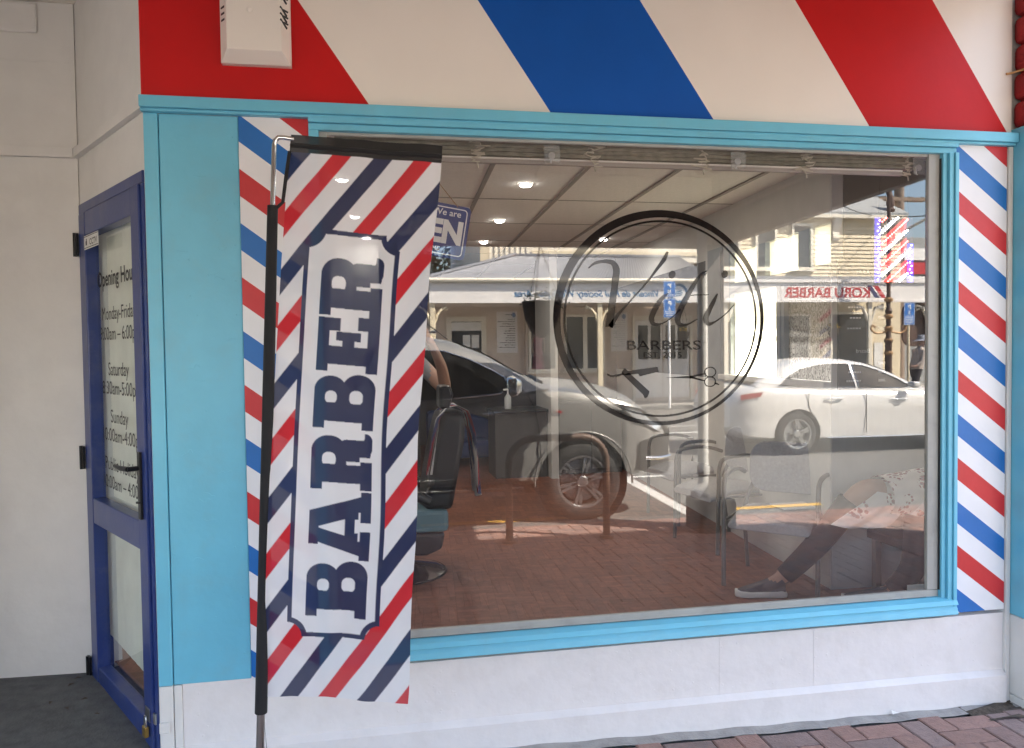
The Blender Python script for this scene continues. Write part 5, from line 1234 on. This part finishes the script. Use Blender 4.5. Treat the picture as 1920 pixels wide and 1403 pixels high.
for r0_, r1_, mi in ((.255, .195, 0), (.19, .0, 1)):
    n_ = 40; c = Vector((8.93, FY+.004, 2.62))
    A = [c+Vector((r0_*math.cos(2*math.pi*k/n_), 0, r0_*math.sin(2*math.pi*k/n_))) for k in range(n_)]
    if r1_:
        B = [c+Vector((r1_*math.cos(2*math.pi*k/n_), 0, r1_*math.sin(2*math.pi*k/n_))) for k in range(n_)]
        for k in range(n_): g.poly([A[k], A[(k+1) % n_], B[(k+1) % n_], B[k]], mi)
    else: g.poly(A, mi)
for dz in (.05, 0, -.05): g.obox(c+Vector((.01*dz, .003, dz)), (.11-.6*abs(dz), 0, .02), (0, .002, 0), (0, 0, .014), 0)
g.build('emblem', ['script_blue', 'sign_white'], fa, fix=False)
for x in (2.42, 6.78, 9.9):
    g = G(); g.box(x-.07, x+.07, FY-.16, FY-.06, FG, 2.379); g.box(x-.11, x+.11, FY-.19, FY-.03, FG, FG+.25); p_ = g.build('post', 'cream', cs, bevel=.012)
    g = G()
    for s_ in (-1, 1): g.tube([(x+s_*.08, FY-.11, 1.9), (x+s_*.11, FY-.11, 2.08), (x+s_*.22, FY-.11, 2.22), (x+s_*.38, FY-.11, 2.30), (x+s_*.36, FY-.11, 2.20), (x+s_*.30, FY-.11, 2.23)], [.02, .045, .045, .03, .03, .02], 6)
    g.build('bracket', 'cream', p_, smooth=60)
g = G(); g.box(2.2, 10.0, WY+.02, FY-.06, 2.40, 2.43); g.build('verandah_ceiling', 'beige_wall', cs)
def window(parent, x0, x1, z0, z1, y=WY, fr=.07, mul=(), glassm='shop_glass', fm='cream_light', sill=True):
    g = G(); g.box(x0-fr, x0, y, y+.06, z0-fr, z1+fr); g.box(x1, x1+fr, y, y+.06, z0-fr, z1+fr); g.box(x0, x1, y, y+.06, z1, z1+fr); g.box(x0, x1, y, y+.06, z0-fr, z0)
    for mx_ in mul: g.box(mx_-.06, mx_+.06, y, y+.055, z0, z1)
    if sill: g.box(x0-fr-.05, x1+fr+.05, y, y+.11, z0-fr-.05, z0-fr-.001)
    w_ = g.build('window', fm, parent)
    g = G(); g.poly([(x0, y+.02, z0), (x1, y+.02, z0), (x1, y+.02, z1), (x0, y+.02, z1)]); g.build('pane', glassm, w_, fix=False); return w_
w_ = window(cs, 3.15, 4.0, .75, 2.0, fr=.14)
g = G(); g.poly([(3.47, WY+.024, 1.25), (3.68, WY+.024, 1.25), (3.68, WY+.024, 1.62), (3.47, WY+.024, 1.62)]); g.poly([(3.72, WY+.024, 1.25), (3.93, WY+.024, 1.25), (3.93, WY+.024, 1.62), (3.72, WY+.024, 1.62)]); g.poly([(3.12, WY+.024, 1.74), (4.0, WY+.024, 1.74), (4.0, WY+.024, 1.98), (3.12, WY+.024, 1.98)]); g.build('poster', 'paper', w_, fix=False)
M['clear_far'] = glass_mat('clear_far', .08, .5, (.8, .82, .8))
g = G(); g.box(5.30, 7.55, WY+.002, WY+.004, .60, 2.2); g.build('window_back', 'room_dark', cs)
window(cs, 5.38, 6.08, .62, 2.1, y=WY+.30, glassm='clear_far'); window(cs, 6.42, 7.48, .62, 2.1, y=WY+.30, mul=(6.97,), glassm='shop_glass')
g = G(); g.box(5.25, 7.6, WY+.005, WY+.299, .40, .55); g.box(5.25, 7.6, WY+.005, WY+.299, 2.17, 2.39); g.box(5.25, 7.6, WY+.2, WY+.32, FG, .40); g.box(6.15, 6.35, WY+.005, WY+.299, .55, 2.17); g.box(7.55, 7.6, WY+.005, WY+.299, .55, 2.17); g.box(5.25, 5.30, WY+.005, WY+.299, .55, 2.17); g.build('bay', 'beige_wall', cs)
md = thing('dress_mannequin', (5.62, -18.85, .56), 'pale mannequin in a pink patterned dress in the charity shop window', 'mannequin')
J = [((5.62, -18.85, 1.12), .10), ((5.62, -18.85, 1.32), .085), ((5.62, -18.85, 1.55), .10), ((5.62, -18.85, 1.66), .05), ((5.62, -18.85, 1.75), .04), ((5.62, -18.84, 1.86), .075), ((5.62, -18.84, 1.95), .06),
     ((5.77, -18.85, 1.58), .045), ((5.80, -18.84, 1.32), .035), ((5.78, -18.80, 1.08), .028), ((5.47, -18.85, 1.58), .045), ((5.44, -18.84, 1.32), .035), ((5.46, -18.80, 1.08), .028), ((5.62, -18.85, .85), .10), ((5.62, -18.85, .58), .07)]
skin_body('body', J, [(0, 1), (1, 2), (2, 3), (3, 4), (4, 5), (5, 6), (2, 7), (7, 8), (8, 9), (2, 10), (10, 11), (11, 12), (0, 13), (13, 14)], ['plastic_skin'], md)
g = G(); g.lathe([(.19, .62), (.165, .80), (.14, 1.05), (.11, 1.30), (.128, 1.5), (.10, 1.62)], (5.62, -18.85, 0), 20, cap=False); g.build('dress', 'dress_pink', md, smooth=60)
def notice(parent, x0, x1, z0, z1, y):
    g = G(); g.box(x0, x1, y, y+.02, z0, z1); nb_ = g.build('notice_board', 'sign_board', parent)
    g = G(); n_ = 15; random.seed(int(x0*10))
    for k in range(n_):
        if k == 1: continue
        z = z1-.10-(z1-z0-.18)*k/n_; wd = (x1-x0)*random.uniform(.3, .8); xs = x1-.07; 
        while wd > .02: b_ = random.uniform(.03, .09); g.poly([(xs, y+.023, z), (xs-b_, y+.023, z), (xs-b_, y+.023, z+.022), (xs, y+.023, z+.022)]); xs -= b_+.015; wd -= b_+.015
    g.build('lettering', 'pole_grey' if x0 > 7 else 'print', nb_, fix=False)
    g = G(); g.ell((x1-.10, y+.022, z1-.1), (.06, .003, .075), 14, 6); g.build('emblem', 'script_blue', nb_)
notice(cs, 4.45, 5.05, 1.1, 2.28, WY+.003); notice(cs, 7.85, 8.35, 1.1, 2.22, WY+.003)
g = G(); g.box(8.58, 10.3, WY+.003, WY+.03, 2.02, 2.14); g.box(8.50, 8.58, WY+.003, WY+.06, FG, 2.14); g.box(10.3, 10.38, WY+.003, WY+.06, FG, 2.14)
dr = g.build('door', 'cream_light', cs)
for x0, x1 in ((8.60, 9.43), (9.46, 10.28)):
    g = G(); g.box(x0, x1, WY+.003, WY+.022, FG+.1, 2.0); lf = g.build('door_leaf', 'sign_board', dr)
for x0 in (8.68, 9.08, 9.54, 9.92): g = G(); g.box(x0, x0+.30, WY+.023, WY+.026, .85, 1.85); g.build('pane', 'shop_glass', dr); 
for x0 in (8.68, 9.08, 9.54, 9.92): g = G(); g.box(x0, x0+.30, WY+.0225, WY+.034, .0, .62); g.build('door_panel', 'sign_board', dr, bevel=.008)
g = G(); g.tube([(9.47, WY+.06, .75), (9.47, WY+.06, .95)], .012, 6); g.build('handle', 'brass', dr)
basket((9.35, FY-.7, 1.62), (9.35, FY-.7, 2.38), 1, 'small basket of yellow flowers hanging by the charity shop doors', True)
# parking signs
def pole_sign(x, y, z1, secs, label, poster=False):
    t = thing('parking_sign', (x, y, FG), label, 'street sign', 'blue parking signs across the street')
    g = G(); g.tube([(x, y, FG), (x, y, z1-.05)], .036, 10); g.build('pole', 'sign_white' if not poster else 'cream', t, smooth=60)
    for (z0, z2, big, lines) in secs:
        g = G(); g.box(x-.165, x+.165, y+.038, y+.046, z0, z2); pl_ = g.build('plate', 'park_blue', t, bevel=.003)
        g = G(); zt_ = z2-.06; 
        for a, b in ((-.155, z0+.01), (.148, z0+.01)): g.poly([(x+a, y+.0475, z0+.01), (x+a+.007, y+.0475, z0+.01), (x+a+.007, y+.0475, z2-.01), (x+a, y+.0475, z2-.01)])
        for zz in (z0+.01, z2-.017): g.poly([(x-.155, y+.0475, zz), (x+.155, y+.0475, zz), (x+.155, y+.0475, zz+.007), (x-.155, y+.0475, zz+.007)])
        z = z2-.17
        for ch in big:
            wch = .10 if ch == 'P' else .045*len(ch)+.02; ftext(g, ch, x+wch/2, y+.0475, z, wch, .115 if ch == 'P' else .085, bold=.03); z -= .135
        for k in range(lines): zz = z0+.05+.045*k; g.poly([(x-.12, y+.0475, zz), (x+.12, y+.0475, zz), (x+.12, y+.0475, zz+.016), (x-.12, y+.0475, zz+.016)])
        g.build('lettering', 'sign_white', pl_, fix=False)
pole_sign(8.53, -16.2, 2.91, [(2.50, 2.91, ('P', '30'), 1), (1.97, 2.46, ('P', '5'), 3)], 'pair of blue parking signs on a white pole, P 30 above P 5')
pole_sign(15.3, -15.9, 2.32, [(1.72, 2.32, ('P', '5'), 5)], 'single blue P 5 parking sign on a cream post at the right of the window', True)
# barber shop opposite
ks = thing('far_barber_shop', (14, -19, FG), 'weatherboard barber shop across the street with KORU BARBER fascia', 'shop building')
g = G(); g.box(10.9, 17.4, WY-8, WY, FG-.2, 5.25)
for k in range(16): z = 3.3+.122*k; g.prism([(10.9, WY+.002, z), (10.9, WY+.030, z), (10.9, WY+.004, z+.118)], (6.48, 0, 0))
g.build('wall', 'cream', ks)
g = G(); rf = [(10.6, WY+.25, 5.22), (17.5, WY+.25, 5.22), (16.3, WY-3.8, 7.8), (10.6, WY-3.8, 7.8)]; g.prism([Vector(p) for p in rf], (0, 0, .06)); g.build('roof', 'roof_grey', ks)
g = G(); g.box(10.7, 17.45, WY+.03, WY+.26, 5.10, 5.21); g.build('eave', 'cream_light', ks)
for x in (15.05, 17.2):
    g = G(); g.prism([(x-.05, WY+.03, 5.1), (x-.05, WY+.22, 5.1), (x-.05, WY+.14, 4.85), (x-.05, WY+.06, 4.7), (x-.05, WY+.10, 4.5), (x-.05, WY+.03, 4.42)], (.22, 0, 0)); g.build('eave_bracket', 'cream_light', ks)
for x0 in (11.3, 12.5, 13.7): window(ks, x0, x0+.55, 3.6, 4.85, y=WY+.03, fr=.08)
for x in (16.96,):
    g = G(); g.lathe([(.10, 5.25), (.14, 5.4), (.09, 5.45), (.13, 5.6), (.02, 6.05), (0, 6.1)], (x, WY+.1, 0), 10); g.build('finial', 'wood_dark', ks, smooth=40)
g = G(); g.box(10.15, 16.65, FY-.05, FY, 2.38, 2.92); g.box(10.13, 16.68, FY-.01, FY+.05, 2.92, 3.0); g.box(10.13, 16.68, FY+.0005, FY+.03, 2.38, 2.44); kf = g.build('fascia', 'sign_board', ks)
g = G(); ftext(g, 'KORU BARBER', 14.56, FY+.004, 2.515, 2.6, .27, bold=.02); 
# serifs under and over the letter stems
for k in range(11):
    if k == 4: continue
    xx = 14.56-2.6*(k+.12)/11.0
    for zz in (2.512, 2.772): g.poly([(xx+.05, FY+.0045, zz), (xx-.09, FY+.0045, zz), (xx-.09, FY+.0045, zz+.016), (xx+.05, FY+.0045, zz+.016)])
g.build('lettering', 'koru_red', kf, fix=False)
g = G()
for k, mi in ((0, 0), (1, 1)):
    xa = 14.86+.22*k*-1; g.poly([(14.72-.0+.20*(1-k)*1.0-.0+.0, FY+.004, 2.50+.0), (14.72+.20*(1-k)+.14, FY+.004, 2.50), (14.72+.20*(1-k)+.14+.0-.0-.26, FY+.004, 2.84), (14.72+.20*(1-k)-.26, FY+.004, 2.84)], mi)
g.build('emblem', ['koru_red', 'koru_navy'], kf, fix=False)
for x in (10.3, 14.62, 16.5):
    g = G(); g.box(x-.06, x+.06, FY-.16, FY-.06, FG, 2.379); p_ = g.build('post', 'cream_light', ks, bevel=.012)
    g = G()
    for s_ in (-1, 1): g.tube([(x+s_*.07, FY-.11, 1.85), (x+s_*.12, FY-.11, 2.05), (x+s_*.20, FY-.11, 2.22), (x+s_*.42, FY-.11, 2.30), (x+s_*.40, FY-.11, 2.16), (x+s_*.31, FY-.11, 2.2)], [.03, .055, .05, .04, .045, .03], 6)
    g.build('bracket', 'cream_light', p_, smooth=60)
g = G(); g.prism([(10.2, FY-.05, 2.95), (16.6, FY-.05, 2.95), (16.6, WY, 3.3), (10.2, WY, 3.3)], (0, 0, .03)); g.build('verandah_roof', 'roof_iron', ks)
window(ks, 11.6, 14.2, .2, 2.1, mul=(12.9,)); window(ks, 15.0, 16.3, .2, 2.15)
g = G()
for k in range(5):
    z = .2+.42*k; g.poly([(14.55, WY+.07, z), (14.95, WY+.07, z+.3), (14.95, WY+.07, z+.46), (14.55, WY+.07, z+.16)], k % 2)
g.build('pole_stripe', ['koru_red', 'koru_navy'], ks, fix=False)
g = G(); o = rrect2(.52, .62, .28); g.prism([(16.25+a, FY-.25, 1.75+b) for a, b in o], (0, .05, 0)); tag(g.build('hanging_board', 'wood_dark', bevel=.01), 'rounded brown wooden board hanging under the far verandah end', 'sign board')
g = G(); g.box(14.95, 15.22, FY-.4, FY-.35, FG, 1.25); tag(g.build('footpath_board', 'paper'), 'white board standing on the far footpath beside the walking person', 'board')
basket((13.7, FY-.4, 1.66), (13.7, FY-.4, 2.38), 1, 'basket of yellow flowers hanging under the KORU BARBER fascia', True)
# ornate lamp post with gilt collars
lp = thing('ornate_lamp_post', (14.66, -15.9, FG), 'tall ornate brown lamp post with gilt collars and scroll arms', 'lamp post')
g = G(); lx, ly = 14.70, -15.9
g.lathe([(.16, FG), (.16, .1), (.10, .2), (.085, 1.2), (.12, 1.3), (.07, 1.4), (.06, 2.0), (.10, 2.1), (.055, 2.2), (.05, 3.6), (.075, 3.7), (.05, 3.8), (.045, 5.2), (.08, 5.3), (.05, 5.4), (.07, 5.55), (.02, 5.85), (0, 5.9)], (lx, ly, 0), 14); g.build('shaft', 'wood_dark', lp, smooth=40)
g = G()
for z in (.95, 1.3, 1.62, 1.95, 2.4, 2.9, 3.4): g.lathe([(.07, z-.06), (.115, z-.02), (.12, z+.03), (.07, z+.07)], (lx, ly, 0), 14, cap=False)
g.build('collar', 'gilt', lp, smooth=40)
for s_ in (-1, 1):
    g = G(); g.tube(cr([(lx+s_*.06, ly, 1.55), (lx+s_*.35, ly, 1.5), (lx+s_*.52, ly, 1.6), (lx+s_*.48, ly, 1.72), (lx+s_*.40, ly, 1.66)], 5), .028, 8); g.build('scroll_arm', 'gilt', lp, smooth=60)
# utility pole with wires and street light
up_ = thing('utility_pole', (19.9, -22.4, FG), 'brown timber utility pole with crossarm, wires and street-light arm', 'utility pole')
g = G(); g.tube([(19.6, -22, FG), (19.6, -22, 9.5)], [.20, .15], 12); g.build('shaft', 'pole_wood', up_, smooth=60)
g = G(); g.box(18.6, 20.6, -22.1, -21.85, 6.3, 6.42); g.build('crossarm', 'pole_wood', up_)
g = G(); g.tube([(19.6, -21.8, 5.2), (20.4, -21.3, 5.7), (21.2, -21.0, 5.9)], .05, 8); g.box(20.9, 21.6, -21.1, -20.9, 5.84, 5.95); g.build('light_arm', 'pole_grey', up_)
for k, (a, b) in enumerate((((-10, -19.5, 6.2), (19.0, -21.9, 6.45)), ((-10, -20.1, 6.0), (19.4, -21.9, 6.45)), ((10, -13, 5.2), (19.6, -21.9, 5.9)), ((19.9, -21.9, 6.45), (40, -24, 6.4)), ((20.4, -21.9, 6.45), (40, -25, 6.2)), ((16.96, -18.9, 5.2), (11.5, -8, 3.6)))):
    A, B = Vector(a), Vector(b); g = G(); g.tube([A.lerp(B, t)-Vector((0, 0, .5*4*t*(1-t)*(.25 if k == 5 else 1))) for t in np.linspace(0, 1, 14)], .014, 5); g.build('wire', 'wire', up_)
lt = thing('light_pole', (20.9, -22, FG), 'slim grey pole at the far right edge of the window', 'pole')
g = G(); g.tube([(20.95, -22, FG), (20.95, -22, 8.2)], .10, 10); g.build('shaft', 'pole_grey', lt, smooth=60); g = G(); g.box(20.8, 21.1, -22.1, -21.9, 7.3, 7.9); g.build('cabinet', 'pole_grey', lt)
wp_ = thing('white_pole', (3.8, -24, FG), 'plain pale pole in front of the tree', 'pole')
g = G(); g.tube([(3.8, -24, FG), (3.8, -24, 7.5)], .10, 10); g.build('shaft', 'sign_white', wp_, smooth=60)
# turreted house and distant shops at the right
th = thing('turret_house', (19, -27, FG), 'dark-roofed house with a small turret behind the barber shop', 'house')
g = G(); g.box(17.6, 24, -34, -27, FG-.2, 4.9); g.build('wall', 'cream', th)
g = G(); g.loft([[(17.3, -34, 4.9), (24.3, -34, 4.9), (24.3, -26.7, 4.9), (17.3, -26.7, 4.9)], [(20.0, -31, 6.9), (22.5, -31, 6.9), (22.5, -29.5, 6.9), (20.0, -29.5, 6.9)]]); g.build('roof', 'roof_iron', th)
g = G(); g.lathe([(.6, 4.9), (.6, 5.5), (.75, 5.55), (.05, 6.6), (0, 6.7)], (20.6, -27.2, 0), 8); g.build('turret', 'roof_iron', th)
ds = thing('distant_shop', (28, -24, FG), 'grey shop with red and white signboards at the right edge of the reflection', 'shop building')
g = G(); g.box(19.8, 34, -32, -24.5, FG-.2, 5.4); g.build('wall', 'roof_grey', ds)
for k, (z, mk) in enumerate(((4.5, 'sign_white'), (3.95, 'koru_red'), (3.4, 'sign_white'))): g = G(); g.box(21.2, 24.6, -24.49, -24.42, z, z+.46); g.build('signboard', mk, ds)
g = G(); g.tube([(20.0, -19.5, FG), (20.0, -19.5, 5.4)], .03, 6); 
fp_ = thing('street_flag', (20, -19.5, FG), 'yellow and red street flag at the right of the reflection', 'flag'); g.build('pole', 'pole_grey', fp_)
g = G(); g.grid(lambda a, b: Vector((19.9-.7*a*(1-.4*b), -19.5+.05*math.sin(6*a), 5.3-1.3*b)), 8, 8); me = g.mesh('cloth', ['yellow_paint', 'koru_red'], 180, False)
for p in me.polygons: p.material_index = 1 if p.center.z < 4.6 else 0
link('cloth', me, fp_)
# backdrop houses so the street goes on left and right
for i, (x0, x1, h, mk, lb) in enumerate(((-14, 1.2, 5.2, 'cream_light', 'pale weatherboard house left of the charity shop'), (35, 60, 6.5, 'beige_wall', 'long beige building at the far right end of the street'))):
    b_ = thing('street_house', ((x0+x1)/2, -21, FG), lb, 'house')
    g = G(); g.box(x0, x1, -29, -21, FG-.2, h if i else 3.2); g.build('wall', mk, b_)
    g = G(); hh = h if i else 3.2; g.loft([[(x0-.3, -29.3, hh), (x1+.3, -29.3, hh), (x1+.3, -20.7, hh), (x0-.3, -20.7, hh)], [(x0+1.5, -25.2, hh+1.5), (x1-1.5, -25.2, hh+1.5), (x1-1.5, -24.8, hh+1.5), (x0+1.5, -24.8, hh+1.5)]]); g.build('roof', 'roof_iron', b_)
    for k in range(3): xx = x0+(x1-x0)*(k+.5)/3; window(b_, xx-.6, xx+.6, .6, 2.0, y=-21+.001)
# trees
def tree(c, h, r, label, seed, n=5200, mk='leaf'):
    random.seed(seed); c = Vector(c); t = thing('tree', c, label, 'tree')
    g = G(); g.tube(cr([c, c+Vector((.1, .05, h*.25)), c+Vector((-.05, .1, h*.5)), c+Vector((.05, 0, h*.8))], 4), [.28-.013*k for k in range(13)], 10)
    for k in range(7):
        a = k*.9; p = c+Vector((0, 0, h*(.3+.06*k))); g.tube([p, p+Vector((math.cos(a)*r*.4, math.sin(a)*r*.4, h*.12)), p+Vector((math.cos(a)*r*.75, math.sin(a)*r*.75, h*.2))], [.09, .06, .02], 6)
    g.build('trunk', 'bark', t, smooth=60)
    g = G(); cl = [(c+Vector((random.gauss(0, r*.48), random.gauss(0, r*.48), h*random.uniform(.38, .95))), random.uniform(.22, .42)*r) for _ in range(34)]
    for i in range(n):
        q, cr2 = random.choice(cl); d = Vector((random.gauss(0, 1), random.gauss(0, 1), random.gauss(0, .8))).normalized(); p = q+d*cr2*random.uniform(.55, 1.05)
        e = Vector((random.gauss(0, 1), random.gauss(0, 1), random.gauss(0, .6))).normalized(); s_ = e.orthogonal().normalized(); l_ = random.uniform(.12, .26)
        g.add([p, p+e*l_*.5+s_*l_*.28, p+e*l_, p+e*l_*.5-s_*l_*.28], [(0, 1, 2, 3)], 0 if random.random() < .6 else 1)
    g.build('crown', [mk, 'leaf_dark'], t, fix=False); return t
tree((2.5, -29, FG), 6.6, 2.9, 'bushy green tree behind the charity shop, left end of the reflection', 3, 7000)
tree((-6, -33, FG), 7.5, 3.0, 'green tree further left behind the pale house', 5, 2500)
tree((26, -38, FG), 8.0, 3.0, 'dark tree at the far right behind the distant shop', 9, 3000, 'leaf_dark')
# person walking on the far footpath
random.seed(4)
px_, py_ = 15.05, -15.25; gz_ = FG
def Q(a, b, z): return (px_+a, py_+b, gz_+z)
J = [(Q(0, 0, .95), .13), (Q(.02, 0, 1.15), .15), (Q(.06, 0, 1.38), .16), (Q(.10, 0, 1.50), .07), (Q(.12, 0, 1.56), .055),
     (Q(.08, .19, 1.40), .065), (Q(-.04, .26, 1.12), .05), (Q(-.20, .22, 1.0), .04), (Q(-.28, .20, 1.0), .035), (Q(.08, -.19, 1.40), .065), (Q(.16, -.26, 1.12), .05), (Q(.10, -.24, .92), .04), (Q(.06, -.24, .84), .035),
     (Q(-.02, .10, .88), .11), (Q(-.16, .10, .50), .08), (Q(-.20, .10, .10), .055), (Q(-.32, .10, .04), .045), (Q(-.02, -.10, .88), .11), (Q(.10, -.10, .50), .08), (Q(.28, -.10, .14), .055), (Q(.18, -.10, .05), .045)]
E_ = [(0, 1), (1, 2), (2, 3), (3, 4), (2, 5), (5, 6), (6, 7), (7, 8), (2, 9), (9, 10), (10, 11), (11, 12), (0, 13), (13, 14), (14, 15), (15, 16), (0, 17), (17, 18), (18, 19), (19, 20)]
fingers(J, E_, J[8][0], J[7][0], (0, .2, .9), (0, 1, 0), 8); fingers(J, E_, J[12][0], J[11][0], (0, -1, 0), (-1, 0, 0), 12)
def brim(t, h, f, s, u, rot):
    g = G(); n_ = 24; A = [h+u*.055+(s*math.cos(2*math.pi*k/n_)*.20+f*math.sin(2*math.pi*k/n_)*.22)-u*.03 for k in range(n_)]; B = [h+u*.065+(s*math.cos(2*math.pi*k/n_)*.10+f*math.sin(2*math.pi*k/n_)*.115) for k in range(n_)]; C_ = [p+u*.10-(p-h-u*.065)*.25 for p in B]
    g.loft([A, B, C_]); g.build('hat', 'hat', t, smooth=40)
dressed('person', (px_, py_, FG), 'person in a wide hat and light jacket walking on the far footpath', J, E_, Q(.15, 0, 1.66), (-1, .25, -.1),
        [('jacket', lambda c: c.z > gz_+.9 and c.x > px_-.17), ('trousers', lambda c: c.z <= gz_+.92 and abs(c.y-py_) < .2 and c.z > gz_+.10), ('shoe_grey', lambda c: c.z <= gz_+.10)], hat=brim)
